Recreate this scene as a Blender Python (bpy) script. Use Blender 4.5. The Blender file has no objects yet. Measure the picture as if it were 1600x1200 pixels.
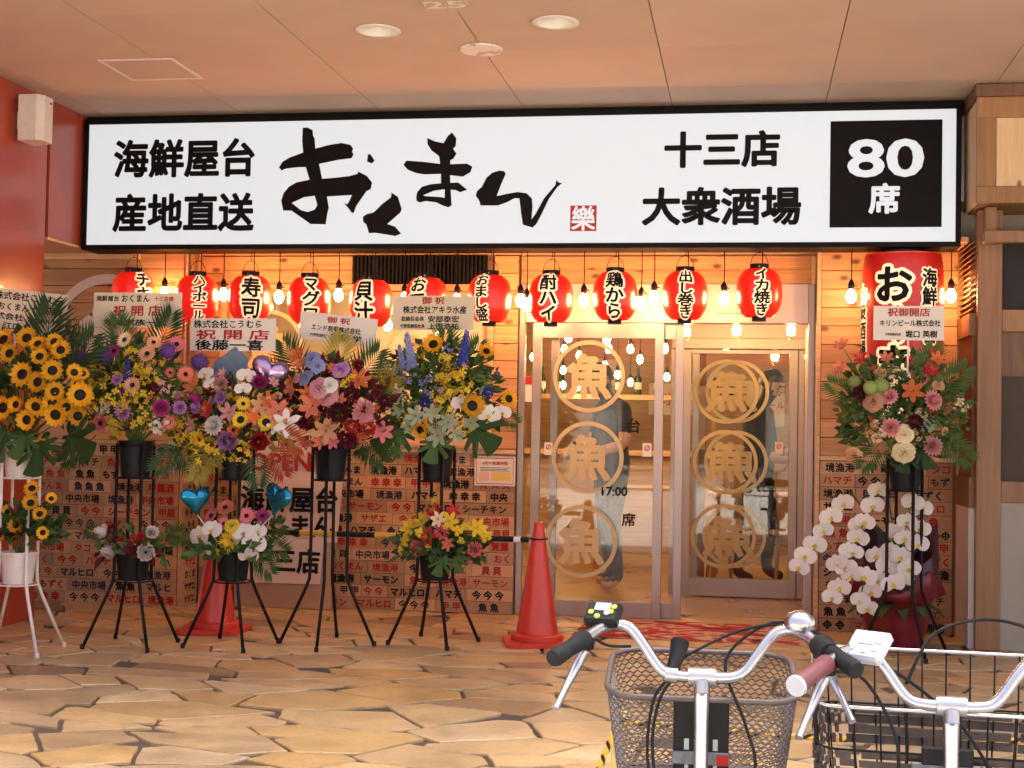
import bpy, bmesh, math, random
from mathutils import Vector, Matrix, Euler, noise as mnoise
random.seed(11)
SC = bpy.context.scene
COL = SC.collection
PI = math.pi
def rad(a): return math.radians(a)

# ------------------------------------------------------------------ camera
F_PX, CAM_D, CAM_H = 2200.0, 9.3, 1.25
YAW, PITCH, ROLL = rad(9.45), rad(1.75), rad(1.03)
CAM = Vector((0, -CAM_D, CAM_H))
W_ = Vector((-math.sin(YAW) * math.cos(PITCH), math.cos(YAW) * math.cos(PITCH), math.sin(PITCH)))
_r = Vector((math.cos(YAW), math.sin(YAW), 0)); _u = _r.cross(W_)
R_ = _r * math.cos(ROLL) + _u * math.sin(ROLL)
U_ = _u * math.cos(ROLL) - _r * math.sin(ROLL)
cd = bpy.data.cameras.new('camera'); cam = bpy.data.objects.new('camera', cd); COL.objects.link(cam)
cd.sensor_width = 36; cd.lens = 36 * F_PX / 1600; cd.clip_start = 0.05; cd.clip_end = 500
B = -W_
cam.matrix_world = Matrix(((R_.x, U_.x, B.x, CAM.x), (R_.y, U_.y, B.y, CAM.y), (R_.z, U_.z, B.z, CAM.z), (0, 0, 0, 1)))
SC.camera = cam
def ray(x, y): return (x - 800) / F_PX * R_ - (y - 600) / F_PX * U_ + W_
def onY(x, y, Y):
    r = ray(x, y); return CAM + r * ((Y - CAM.y) / r.y)
def onZ(x, y, Z):
    r = ray(x, y); return CAM + r * ((Z - CAM.z) / r.z)

# ------------------------------------------------------------------ light
EXPOSURE = 2.75
SUN_EL, SUN_AZ = 70, 25          # the sun stands behind the shop, to the right
w = bpy.data.worlds.new('World'); SC.world = w; w.use_nodes = True
nt = w.node_tree; bg = nt.nodes['Background']
sky = nt.nodes.new('ShaderNodeTexSky'); sky.sky_type = 'NISHITA'; sky.sun_disc = False
sky.sun_elevation = rad(SUN_EL); sky.sun_rotation = rad(SUN_AZ); sky.dust_density = 7.0; sky.air_density = 0.4; sky.ozone_density = 0.0
nt.links.new(sky.outputs[0], bg.inputs[0]); bg.inputs[1].default_value = 0.15
sl = bpy.data.lights.new('sun', 'SUN'); sl.energy = 4.0; sl.angle = rad(0.5); sl.color = (1, 0.92, 0.80)
so = bpy.data.objects.new('sun', sl); COL.objects.link(so); so.location = (6, 14, 20)
sd = Vector((math.sin(rad(SUN_AZ)) * math.cos(rad(SUN_EL)), math.cos(rad(SUN_AZ)) * math.cos(rad(SUN_EL)), math.sin(rad(SUN_EL))))
so.rotation_euler = sd.to_track_quat('Z', 'Y').to_euler()
vs = SC.view_settings; vs.view_transform = 'Standard'; vs.look = 'None'; vs.exposure = EXPOSURE; vs.gamma = 1; vs.use_curve_mapping = False
SC.cycles.use_denoising = True
SC.cycles.max_bounces = 8; SC.cycles.diffuse_bounces = 4; SC.cycles.glossy_bounces = 4
SC.cycles.transparent_max_bounces = 16; SC.cycles.sample_clamp_indirect = 3.0
SC.cycles.caustics_reflective = False; SC.cycles.caustics_refractive = False
BULB = 30.0            # emission of the bare bulbs
BULB_COL = (1.0, 0.56, 0.22)

# ------------------------------------------------------------------ materials
M = {}
def _mat(name):
    m = bpy.data.materials.new(name); m.use_nodes = True; M[name] = m
    return m, m.node_tree, m.node_tree.nodes['Principled BSDF']
def _n(t, kind, **k):
    n = t.nodes.new('ShaderNode' + kind)
    for a, v in k.items(): setattr(n, a, v)
    return n
def mix(t, a, b, fac, mode='MIX'):
    n = _n(t, 'Mix', data_type='RGBA', blend_type=mode)
    for i, v in ((0, fac), (6, a), (7, b)):
        if hasattr(v, 'links') or hasattr(v, 'is_linked'): t.links.new(v, n.inputs[i])
        elif i == 0: n.inputs[0].default_value = v
        else: n.inputs[i].default_value = (*v, 1)
    return n.outputs[2]
def mth(t, op, a, b=0.0, c=None):
    n = _n(t, 'Math', operation=op)
    for i, v in enumerate((a, b) if c is None else (a, b, c)):
        if hasattr(v, 'is_linked'): t.links.new(v, n.inputs[i])
        else: n.inputs[i].default_value = v
    return n.outputs[0]
def coords(t, scale=(1, 1, 1), rnd=0.0):
    tc = _n(t, 'TexCoord'); mp = _n(t, 'Mapping'); mp.inputs['Scale'].default_value = scale
    t.links.new(tc.outputs['Object'], mp.inputs[0])
    if rnd:
        oi = _n(t, 'ObjectInfo'); v = _n(t, 'CombineXYZ')
        r = mth(t, 'MULTIPLY', oi.outputs['Random'], rnd)
        for i in range(3): t.links.new(r, v.inputs[i])
        t.links.new(v.outputs[0], mp.inputs['Location'])
    return mp.outputs[0]
def tnoise(t, vec, scale, detail=3, rough=0.55):
    n = _n(t, 'TexNoise'); n.inputs['Scale'].default_value = scale; n.inputs['Detail'].default_value = detail; n.inputs['Roughness'].default_value = rough
    t.links.new(vec, n.inputs[0]); return n.outputs[0]
def ramp(t, fac, stops):
    n = _n(t, 'ValToRGB'); t.links.new(fac, n.inputs[0]); e = n.color_ramp.elements
    while len(e) < len(stops): e.new(0.5)
    for el, (p, c) in zip(e, stops):
        el.position = p; el.color = (*c, 1) if len(c) == 3 else c
    return n.outputs[0]
def bump(t, bs, h, strength=0.3, dist=0.01):
    b = _n(t, 'Bump'); b.inputs['Strength'].default_value = strength; b.inputs['Distance'].default_value = dist
    t.links.new(h, b.inputs['Height']); t.links.new(b.outputs[0], bs.inputs['Normal'])
def simple(name, col, rough=0.6, metal=0.0, var=0.25, scale=14, bmp=0.0, rnd=0.0, coat=0.0, spec=0.5):
    """plain colour with fine noise wear; rnd = brightness spread between objects that share the material"""
    m, t, bs = _mat(name)
    v = coords(t, rnd=7.0 if rnd else 0.0); f = tnoise(t, v, scale, 4)
    lo = tuple(c * (1 - var) for c in col); hi = tuple(min(1, c * (1 + var * 0.6)) for c in col)
    c = ramp(t, f, ((0.3, lo), (0.7, hi)))
    if rnd:
        oi = _n(t, 'ObjectInfo'); k = mth(t, 'MULTIPLY_ADD', oi.outputs['Random'], 2 * rnd, 1 - rnd)
        cc = _n(t, 'CombineColor')
        for i in range(3): t.links.new(k, cc.inputs[i])
        c = mix(t, c, cc.outputs[0], 1.0, 'MULTIPLY')
    t.links.new(c, bs.inputs['Base Color'])
    r = mth(t, 'MULTIPLY_ADD', f, 0.2, rough - 0.1); t.links.new(r, bs.inputs['Roughness'])
    bs.inputs['Metallic'].default_value = metal; bs.inputs['Coat Weight'].default_value = coat
    bs.inputs['Specular IOR Level'].default_value = spec
    if bmp: bump(t, bs, tnoise(t, v, scale * 2.5, 3), bmp, 0.004)
    return m
def emit(name, col, strength, base=None):
    m, t, bs = _mat(name)
    bs.inputs['Base Color'].default_value = (*(base or [min(1, c) for c in col]), 1)
    bs.inputs['Emission Color'].default_value = (*col, 1); bs.inputs['Emission Strength'].default_value = strength
    bs.inputs['Roughness'].default_value = 0.4
    return m
def wood(name, lo, hi, knot=True, axis=0, rough=0.55, knots=0.065):
    m, t, bs = _mat(name)
    s = [14, 14, 14]; s[axis] = 0.9
    v = coords(t, tuple(s), 60.0)
    g = tnoise(t, v, 2.2, 5, 0.6)
    s2 = [60, 60, 60]; s2[axis] = 1.6
    g2 = tnoise(t, coords(t, tuple(s2), 60.0), 2.0, 2)
    f = mth(t, 'MULTIPLY_ADD', g2, 0.35, mth(t, 'MULTIPLY', g, 0.75))
    c = ramp(t, f, ((0.35, lo), (0.72, hi)))
    oi = _n(t, 'ObjectInfo'); k = mth(t, 'MULTIPLY_ADD', oi.outputs['Random'], 0.36, 0.82); cc = _n(t, 'CombineColor')
    for i in range(3): t.links.new(k, cc.inputs[i])
    c = mix(t, c, cc.outputs[0], 1.0, 'MULTIPLY')
    if knot:
        s3 = [6.2, 6.2, 6.2]; s3[axis] = 3.4
        vo = _n(t, 'TexVoronoi', voronoi_dimensions='2D'); vo.inputs['Scale'].default_value = 1.0; vo.inputs['Randomness'].default_value = 1.0
        sp = _n(t, 'SeparateXYZ'); cb = _n(t, 'CombineXYZ'); t.links.new(coords(t, tuple(s3), 60.0), sp.inputs[0]); t.links.new(sp.outputs[0], cb.inputs[0]); t.links.new(sp.outputs[2], cb.inputs[1])
        t.links.new(cb.outputs[0], vo.inputs[0])
        kf = ramp(t, vo.outputs[0], ((0.0, (1, 1, 1)), (knots, (0.85, 0.85, 0.85)), (knots * 2.2, (0, 0, 0))))
        c = mix(t, c, tuple(x * 0.28 for x in lo), kf)
    t.links.new(c, bs.inputs['Base Color']); bs.inputs['Roughness'].default_value = rough
    bump(t, bs, g2, 0.15, 0.003)
    return m
def glass(name, tint=(0.97, 0.98, 0.97), refl=1.0):
    m = bpy.data.materials.new(name); m.use_nodes = True; M[name] = m; t = m.node_tree; t.nodes.clear()
    o = _n(t, 'OutputMaterial'); tr = _n(t, 'BsdfTransparent'); gl = _n(t, 'BsdfGlossy'); mx = _n(t, 'MixShader'); fr = _n(t, 'Fresnel')
    tr.inputs[0].default_value = (*tint, 1); gl.inputs['Roughness'].default_value = 0.012; fr.inputs[0].default_value = 1.5
    f = mth(t, 'MULTIPLY', fr.outputs[0], refl)
    f = mth(t, 'MULTIPLY_ADD', tnoise(t, coords(t), 1.5, 2), 0.012, f)
    t.links.new(f, mx.inputs[0]); t.links.new(tr.outputs[0], mx.inputs[1]); t.links.new(gl.outputs[0], mx.inputs[2]); t.links.new(mx.outputs[0], o.inputs[0])
    return m
def leafmat(name, col, var=0.35, trans=0.25, rough=0.5):
    """petal / leaf: a little light passes through"""
    m, t, bs = _mat(name)
    f = tnoise(t, coords(t, rnd=9.0), 25, 3)
    oi = _n(t, 'ObjectInfo')
    f2 = mth(t, 'MULTIPLY_ADD', oi.outputs['Random'], 0.5, mth(t, 'MULTIPLY', f, 0.6))
    c = ramp(t, f2, ((0.2, tuple(x * (1 - var) for x in col)), (0.85, tuple(min(1, x * (1 + var * 0.7)) for x in col))))
    t.links.new(c, bs.inputs['Base Color']); bs.inputs['Roughness'].default_value = rough; bs.inputs['Specular IOR Level'].default_value = 0.22
    if trans:
        tl = _n(t, 'BsdfTranslucent'); t.links.new(c, tl.inputs[0]); mx = _n(t, 'MixShader'); mx.inputs[0].default_value = trans
        out = t.nodes['Material Output']; t.links.new(bs.outputs[0], mx.inputs[1]); t.links.new(tl.outputs[0], mx.inputs[2]); t.links.new(mx.outputs[0], out.inputs[0])
    return m

# ------------------------------------------------------------------ objects
def wloc(o):
    v = Vector(o.location)
    while o.parent: o = o.parent; v = v + Vector(o.location)
    return v
def tag(o, label=None, cat=None, group=None, kind=None):
    if label: o['label'] = label
    if cat: o['category'] = cat
    if group: o['group'] = group
    if kind: o['kind'] = kind
    return o
def thing(name, label, cat, loc=(0, 0, 0), group=None):
    o = bpy.data.objects.new(name, None); COL.objects.link(o); o.location = loc; o.empty_display_size = 0.1
    return tag(o, label, cat, group)
def inst(name, mesh, parent=None, loc=(0, 0, 0), rot=None, scale=None, local=False):
    o = bpy.data.objects.new(name, mesh); COL.objects.link(o)
    if parent is not None:
        o.parent = parent
        if not local: loc = Vector(loc) - wloc(parent)
    o.location = loc
    if rot is not None:
        o.rotation_euler = rot if not hasattr(rot, 'to_euler') else rot.to_euler()
    if scale is not None: o.scale = (scale,) * 3 if not hasattr(scale, '__len__') else scale
    return o
class MB:
    """collects faces with material slots"""
    def __init__(s): s.v = []; s.f = []; s.m = []; s.mi = 0
    def add(s, vs, fs):
        b = len(s.v); s.v += [tuple(p) for p in vs]
        for f in fs: s.f.append(tuple(b + i for i in f)); s.m.append(s.mi)
        return s
    def box(s, x0, x1, y0, y1, z0, z1, bev=0.0):
        if bev <= 0:
            vs = [(x, y, z) for z in (z0, z1) for y in (y0, y1) for x in (x0, x1)]
            return s.add(vs, [(0, 2, 3, 1), (4, 5, 7, 6), (0, 1, 5, 4), (2, 6, 7, 3), (0, 4, 6, 2), (1, 3, 7, 5)])
        b = min(bev, (x1 - x0) / 2.2, (y1 - y0) / 2.2, (z1 - z0) / 2.2)
        bm = bmesh.new(); bmesh.ops.create_cube(bm, size=1)
        for v in bm.verts: v.co = ((x0 + x1) / 2 + v.co.x * (x1 - x0), (y0 + y1) / 2 + v.co.y * (y1 - y0), (z0 + z1) / 2 + v.co.z * (z1 - z0))
        bmesh.ops.bevel(bm, geom=bm.edges[:], offset=b, segments=1, affect='EDGES')
        bm.verts.index_update(); vs = [v.co[:] for v in bm.verts]; fs = [[v.index for v in f.verts] for f in bm.faces]; bm.free()
        return s.add(vs, fs)
    def obox(s, c, ax, ay, az, bev=0):
        """box about c with half-axis vectors"""
        c, ax, ay, az = map(Vector, (c, ax, ay, az))
        vs = [c + ax * i + ay * j + az * k for k in (-1, 1) for j in (-1, 1) for i in (-1, 1)]
        return s.add(vs, [(0, 2, 3, 1), (4, 5, 7, 6), (0, 1, 5, 4), (2, 6, 7, 3), (0, 4, 6, 2), (1, 3, 7, 5)])
    def tube(s, pts, r, seg=8, caps=True, closed=False):
        pts = [Vector(p) for p in pts]; n = len(pts)
        rs = r if hasattr(r, '__len__') else [r] * n
        rings = []; up = None
        for i, p in enumerate(pts):
            if closed: d = pts[(i + 1) % n] - pts[i - 1]
            else: d = pts[min(i + 1, n - 1)] - pts[max(i - 1, 0)]
            d.normalize()
            if up is None: up = d.orthogonal().normalized()
            else:
                up = up - d * up.dot(d)
                up = up.normalized() if up.length > 1e-6 else d.orthogonal().normalized()
            side = d.cross(up)
            rings.append([p + (up * math.cos(a) + side * math.sin(a)) * rs[i] for a in (2 * PI * k / seg for k in range(seg))])
        vs = [v for g in rings for v in g]; fs = []
        for i in range(n if closed else n - 1):
            a, b = i * seg, ((i + 1) % n) * seg
            for k in range(seg): fs.append((a + k, a + (k + 1) % seg, b + (k + 1) % seg, b + k))
        if caps and not closed: fs += [tuple(range(seg))[::-1], tuple((n - 1) * seg + k for k in range(seg))]
        return s.add(vs, fs)
    def lathe(s, prof, seg=16, c=(0, 0, 0), cap0=False, cap1=False):
        cx, cy, cz = c; vs = []; fs = []
        for r, z in prof: vs += [(cx + r * math.cos(2 * PI * k / seg), cy + r * math.sin(2 * PI * k / seg), cz + z) for k in range(seg)]
        for i in range(len(prof) - 1):
            for k in range(seg): fs.append((i * seg + k, i * seg + (k + 1) % seg, (i + 1) * seg + (k + 1) % seg, (i + 1) * seg + k))
        if cap0: fs.append(tuple(range(seg))[::-1])
        if cap1: fs.append(tuple((len(prof) - 1) * seg + k for k in range(seg)))
        return s.add(vs, fs)
    def prism(s, poly, z0, z1, fn=lambda x, y, z: (x, y, z)):
        n = len(poly)
        vs = [fn(x, y, z0) for x, y in poly] + [fn(x, y, z1) for x, y in poly]
        return s.add(vs, [tuple(range(n))[::-1], tuple(range(n, 2 * n))] + [(i, (i + 1) % n, n + (i + 1) % n, n + i) for i in range(n)])
    def mesh(s, name, mats, smooth=False, org=(0, 0, 0)):
        me = bpy.data.meshes.new(name); o = Vector(org)
        me.from_pydata([Vector(v) - o for v in s.v], [], s.f)
        for m in (mats if isinstance(mats, (list, tuple)) else [mats]): me.materials.append(M[m] if isinstance(m, str) else m)
        me.polygons.foreach_set('material_index', s.m)
        if smooth: me.polygons.foreach_set('use_smooth', [True] * len(s.f))
        me.update()
        return me
    def build(s, name, mats, parent=None, smooth=False, org=None, auto=None):
        if org is None:
            if parent is not None: org = wloc(parent)
            else:
                xs, ys, zs = zip(*s.v); org = ((min(xs) + max(xs)) / 2, (min(ys) + max(ys)) / 2, min(zs))
        me = s.mesh(name, mats, smooth, org)
        if auto is not None: me.set_sharp_from_angle(angle=rad(auto))
        return inst(name, me, parent, org)
def struct(name, mb, mats, **k): return tag(mb.build(name, mats, **k), kind='structure')

# ------------------------------------------------------------------ lettering
_txt = {}
def glyphs(s, bold=0.0, res=2, sx=1.0, vertical=False, gap=1.06):
    """flat text, 1 em high, centred: list of verts (x, z) and faces; bold = extra stroke half-width"""
    key = (s, bold, res, sx, vertical, gap)
    if key in _txt: return _txt[key]
    V, Fc = [], []; depth = []
    chunks = [(c, 0, -i * gap) for i, c in enumerate(s)] if vertical else [(s, 0, 0)]
    for ch, ox, oz in chunks:
        cu = bpy.data.curves.new('lettering', 'FONT'); cu.body = ch; cu.size = 1.0; cu.resolution_u = res; cu.align_x = 'CENTER'
        to = bpy.data.objects.new('lettering', cu); COL.objects.link(to)
        dg = bpy.context.evaluated_depsgraph_get(); me = bpy.data.meshes.new_from_object(to.evaluated_get(dg), depsgraph=dg)
        vs = [(v.co.x * sx + ox, v.co.y + oz) for v in me.vertices]; fs = [tuple(p.vertices) for p in me.polygons]
        cnt = {}
        for f in fs:
            for i in range(len(f)):
                e = tuple(sorted((f[i], f[(i + 1) % len(f)]))); cnt[e] = cnt.get(e, 0) + 1
        edges = [e for e, n in cnt.items() if n == 1]
        bpy.data.objects.remove(to); bpy.data.curves.remove(cu); bpy.data.meshes.remove(me)
        b = len(V); V += [(x, z, 0.0) for x, z in vs]; Fc += [tuple(b + i for i in f) for f in fs]
        if bold > 0:
            for j, (p, q) in enumerate(edges):
                a, c = Vector(vs[p]), Vector(vs[q]); d = c - a
                if d.length < 1e-6: continue
                d.normalize(); n = Vector((-d.y, d.x)); ring = []
                for k in range(4): an = PI / 2 + PI * k / 3; ring.append(a + (d * math.cos(an) + n * math.sin(an)) * bold)
                for k in range(4): an = -PI / 2 + PI * k / 3; ring.append(c + (d * math.cos(an) + n * math.sin(an)) * bold)
                b = len(V); V += [(x, z, 0.25 + (j % 9) * 0.18) for x, z in ring]; Fc.append(tuple(range(b, b + 8)))
    xs = [v[0] for v in V]; zs = [v[1] for v in V]
    cx, cz = (min(xs) + max(xs)) / 2, (min(zs) + max(zs)) / 2
    V = [(x - cx, z - cz, d) for x, z, d in V]
    r = (V, Fc, max(xs) - min(xs), max(zs) - min(zs)); _txt[key] = r
    return r
def text_mb(mb, s, cx, y, cz, h=None, wd=None, bold=0.0, res=2, sx=1.0, vertical=False, tilt=0.0, gap=1.06, fn=None, eps=0.0002, em=None):
    """put lettering facing -y on plane y, fitted to height h and/or width wd"""
    V, Fc, W0, H0 = glyphs(s, bold, res, sx, vertical, gap)
    kz = em if em else (h / H0 if h else wd / W0)
    kx = wd / W0 if wd else kz
    ca, sa = math.cos(tilt), math.sin(tilt); out = []
    for x, z, d in V:
        x, z = x * kx, z * kz
        x, z = x * ca - z * sa, x * sa + z * ca
        out.append((cx + x, y - d * eps, cz + z) if fn is None else fn(x, z, d * eps))
    mb.add(out, Fc); return mb
_tm = {}
def text_mesh(s, em, mat, bold=0.02, res=2, wd=None, **k):
    key = (s, em, mat, bold, res, wd, tuple(sorted(k.items())))
    if key not in _tm:
        mb = MB(); text_mb(mb, s, 0, 0, 0, em=em, wd=wd, bold=bold, res=res, **k); _tm[key] = mb.mesh('lettering', mat)
    return _tm[key]
# ================================================================== material palette
wood('pine', (0.40, 0.185, 0.072), (0.62, 0.345, 0.148))
wood('pine_trim', (0.50, 0.30, 0.15), (0.66, 0.43, 0.23), knot=False)
wood('pine_post', (0.215, 0.105, 0.042), (0.32, 0.172, 0.075), knot=False, axis=2)
wood('pine_panel', (0.50, 0.34, 0.18), (0.64, 0.46, 0.27), knot=True, axis=2, knots=0.05)
wood('dark_wood', (0.10, 0.045, 0.02), (0.20, 0.10, 0.05), knot=False, axis=2)
wood('room_wood', (0.30, 0.17, 0.08), (0.46, 0.29, 0.15), knot=False)
simple('plaster', (0.62, 0.57, 0.50), 0.8, var=0.08, scale=5, bmp=0.1)
simple('grey_panel', (0.33, 0.295, 0.225), 0.7, var=0.06, scale=4)
simple('dark_pane', (0.035, 0.033, 0.030), 0.6, var=0.2, scale=3, spec=0.12)
simple('ceiling_board', (0.53, 0.395, 0.30), 0.75, var=0.07, scale=2.5, rnd=0.035)
simple('joint_dark', (0.06, 0.045, 0.035), 0.9)
simple('black_metal', (0.012, 0.011, 0.010), 0.42, var=0.4, scale=30, spec=0.12)
simple('sign_black', (0.006, 0.005, 0.005), 0.5, var=0.2, spec=0.12)
simple('ink', (0.010, 0.009, 0.009), 0.6, var=0.2, spec=0.12)
simple('navy_ink', (0.02, 0.03, 0.06), 0.6, var=0.3, spec=0.12)
simple('red_ink', (0.42, 0.03, 0.025), 0.6, var=0.25, spec=0.12)
simple('red_paint_wall', (0.38, 0.062, 0.028), 0.33, var=0.12, scale=3, coat=0.15)
simple('white_plastic', (0.70, 0.66, 0.60), 0.45, var=0.08)
simple('white_enamel', (0.74, 0.70, 0.62), 0.35, var=0.08)
simple('alu', (0.40, 0.345, 0.31), 0.38, metal=0.55, var=0.1, scale=3)
simple('alu_pale', (0.58, 0.50, 0.43), 0.42, metal=0.35, var=0.08, scale=3)
simple('chrome', (0.50, 0.495, 0.50), 0.27, metal=1.0, var=0.03, scale=3)
simple('silver', (0.46, 0.46, 0.47), 0.34, metal=0.9, var=0.10, scale=25)
simple('black_rubber', (0.022, 0.022, 0.023), 0.55, var=0.3, scale=40, spec=0.12)
simple('black_plastic', (0.016, 0.016, 0.017), 0.38, var=0.25, scale=30, spec=0.12)
simple('cone_red', (0.62, 0.045, 0.022), 0.38, var=0.16, scale=9, coat=0.1)
simple('bar_yellow', (0.66, 0.36, 0.03), 0.42, var=0.15)
simple('paper', (0.72, 0.66, 0.55), 0.75, var=0.06, scale=5)
simple('paper_cream', (0.70, 0.60, 0.40), 0.75, var=0.06, scale=5)
simple('paper_pink', (0.74, 0.60, 0.52), 0.7, var=0.06, scale=4)
simple('cloth_black', (0.018, 0.018, 0.02), 0.85, var=0.4, scale=30)
simple('denim', (0.05, 0.075, 0.12), 0.85, var=0.35, scale=40)
simple('skin', (0.55, 0.33, 0.23), 0.5, var=0.08)
simple('shoe_tan', (0.55, 0.46, 0.34), 0.6, var=0.15)
simple('hair', (0.012, 0.009, 0.008), 0.5, var=0.3)
leafmat('gold_film', (0.84, 0.70, 0.42), 0.08, 0.45)
simple('cardboard', (0.50, 0.295, 0.15), 0.8, var=0.12, scale=8, rnd=0.26)
simple('cardboard_back', (0.30, 0.17, 0.09), 0.85, var=0.15)
simple('tan_board', (0.50, 0.33, 0.19), 0.75, var=0.08, scale=3)
simple('mortar', (0.105, 0.078, 0.054), 0.9, var=0.25, scale=20, bmp=0.4)
simple('street_paving', (0.36, 0.335, 0.30), 0.85, var=0.15, scale=30, bmp=0.4)
simple('facade', (0.28, 0.27, 0.26), 0.8, var=0.1, scale=1.5)
simple('facade_red', (0.35, 0.07, 0.05), 0.7, var=0.1, scale=1.5)
glass('glass', refl=0.55)
glass('glass_window', (0.95, 0.93, 0.88), refl=0.55)
emit('sign_light', (0.80, 0.86, 0.90), 0.74 / 2 ** EXPOSURE, (.25, .26, .27))
emit('bulb_glow', BULB_COL, BULB)
emit('room_glow', (1.0, 0.62, 0.28), BULB * 1.0)
def stone_mat():
    m, t, bs = _mat('flagstone')
    v = coords(t, rnd=40.0)
    oi = _n(t, 'ObjectInfo')
    base = ramp(t, oi.outputs['Random'], ((0.0, (0.31, 0.22, 0.125)), (0.18, (0.56, 0.405, 0.205)), (0.45, (0.63, 0.465, 0.24)), (0.62, (0.58, 0.385, 0.155)), (0.8, (0.49, 0.375, 0.225)), (1.0, (0.70, 0.54, 0.30))))
    n1 = tnoise(t, v, 5.0, 5, 0.62); n2 = tnoise(t, v, 45.0, 4, 0.6)
    c = mix(t, base, ramp(t, n1, ((0.3, (0.62, 0.58, 0.54)), (0.7, (1.1, 1.06, 1.0)))), 0.75, 'MULTIPLY')
    c = mix(t, c, ramp(t, n2, ((0.32, (0.72, 0.68, 0.64)), (0.55, (1, 1, 1)))), 0.5, 'MULTIPLY')
    t.links.new(c, bs.inputs['Base Color'])
    r = mth(t, 'MULTIPLY_ADD', n1, 0.35, 0.22); t.links.new(r, bs.inputs['Roughness'])
    bump(t, bs, mth(t, 'MULTIPLY_ADD', n2, 0.4, n1), 0.35, 0.006)
stone_mat()
def lantern_mat(name, body, em, k):
    m, t, bs = _mat(name)
    n1 = tnoise(t, coords(t, rnd=5.0), 30, 3)
    c = ramp(t, n1, ((0.3, tuple(x * 0.85 for x in body)), (0.7, body)))
    t.links.new(c, bs.inputs['Base Color']); bs.inputs['Roughness'].default_value = 0.32
    bs.inputs['Coat Weight'].default_value = 0.25; bs.inputs['Coat Roughness'].default_value = 0.25
    bs.inputs['Emission Color'].default_value = (*em, 1); bs.inputs['Emission Strength'].default_value = k
lantern_mat('lantern_red', (0.70, 0.018, 0.010), (1.0, 0.016, 0.006), 0.55 / 2 ** EXPOSURE)
lantern_mat('lantern_big', (0.60, 0.016, 0.012), (1.0, 0.016, 0.008), 0.10 / 2 ** EXPOSURE)
emit('lantern_cream', (1.0, 0.74, 0.44), 0.75 / 2 ** EXPOSURE)

# ================================================================== ground
def clip(poly, nx, ny, d):
    out = []
    for i in range(len(poly)):
        a, b = poly[i], poly[(i + 1) % len(poly)]
        da, db = a[0] * nx + a[1] * ny - d, b[0] * nx + b[1] * ny - d
        if da <= 0: out.append(a)
        if (da < 0 < db) or (db < 0 < da):
            k = da / (da - db); out.append((a[0] + (b[0] - a[0]) * k, a[1] + (b[1] - a[1]) * k))
    return out
mb = MB(); mb.box(-60, 60, -60, 40, -0.5, -0.20); struct('street', mb, 'street_paving')
mb = MB(); mb.box(-6.5, 6.5, -4.75, 0.35, -0.30, -0.012)
floor = struct('terrace_floor', mb, 'mortar')
mb = MB(); mb.box(-6.5, 6.5, -4.95, -4.752, -0.32, 0.0, 0.01); struct('kerb', mb, 'facade')
# crazy paving: a weighted Voronoi net in stretched space, each stone its own slab
rs = random.Random(5); SY = 1.7
x0, x1, y0, y1 = -5.0, 2.35, -4.74, 0.34
sites = []
for _ in range(6000):
    p = (rs.uniform(x0, x1), rs.uniform(y0, y1) * SY); dmin = 0.34 + 0.20 * rs.random()
    if rs.random() < 0.22: dmin *= 0.5
    if all((p[0] - q[0]) ** 2 + (p[1] - q[1]) ** 2 > (0.5 * (dmin + q[2])) ** 2 for q in sites): sites.append((p[0], p[1], dmin))
stones = []
for i, (px, py, pd) in enumerate(sites):
    poly = [(x0, y0 * SY), (x1, y0 * SY), (x1, y1 * SY), (x0, y1 * SY)]
    sh = rs.uniform(-0.35, 0.35)
    for j, (qx, qy, qd) in enumerate(sites):
        if i == j or abs(qx - px) > 1.5 or abs(qy - py) > 1.5: continue
        dx, dy = qx - px, qy - py; L = math.hypot(dx, dy); wgt = 0.5 + 0.28 * (pd - qd)
        # skew each shared edge the same way from both sides
        an = mnoise.noise(Vector(((px + qx) * 3.1, (py + qy) * 3.7, 1.3))) * 1.15
        nx, ny = dx / L * math.cos(an) - dy / L * math.sin(an), dx / L * math.sin(an) + dy / L * math.cos(an)
        mx, my = px + dx * wgt, py + dy * wgt
        gap = 0.0055 + 0.008 * abs(mnoise.noise(Vector(((px + qx) * 5, (py + qy) * 5, 7.7))))
        poly = clip(poly, nx, ny, mx * nx + my * ny - gap)
        if len(poly) < 3: break
    if len(poly) < 3: continue
    poly = [(x, y / SY) for x, y in poly]
    ar = 0.5 * abs(sum(poly[k][0] * poly[(k + 1) % len(poly)][1] - poly[(k + 1) % len(poly)][0] * poly[k][1] for k in range(len(poly))))
    if ar < 0.004: continue
    # broken edges: one or two extra points on every side, nudged
    pp = []
    for k in range(len(poly)):
        a, b = Vector(poly[k]), Vector(poly[(k + 1) % len(poly)]); L = (b - a).length
        cx, cy = sum(p[0] for p in poly) / len(poly), sum(p[1] for p in poly) / len(poly)
        if L < 0.03: pp.append(a.lerp(b, 0.5)); continue
        n = Vector((b.y - a.y, a.x - b.x)) / L
        pp.append(a.lerp(Vector((cx, cy)), 0.004 + 0.014 * rs.random()))
        m = 1 if L < 0.16 else 3
        for q in range(1, m + 1): pp.append(a.lerp(b, q / (m + 1.0)) - n * rs.uniform(-0.003, 0.007))
    cam_w = ar / max(1.0, (CAM - Vector((cx, cy, 0))).length) ** 3
    if cx < -4.5 and cy < -1.2: cam_w = 0
    stones.append((cam_w, cx, cy, [tuple(p) for p in pp]))
stones.sort(reverse=True)
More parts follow.
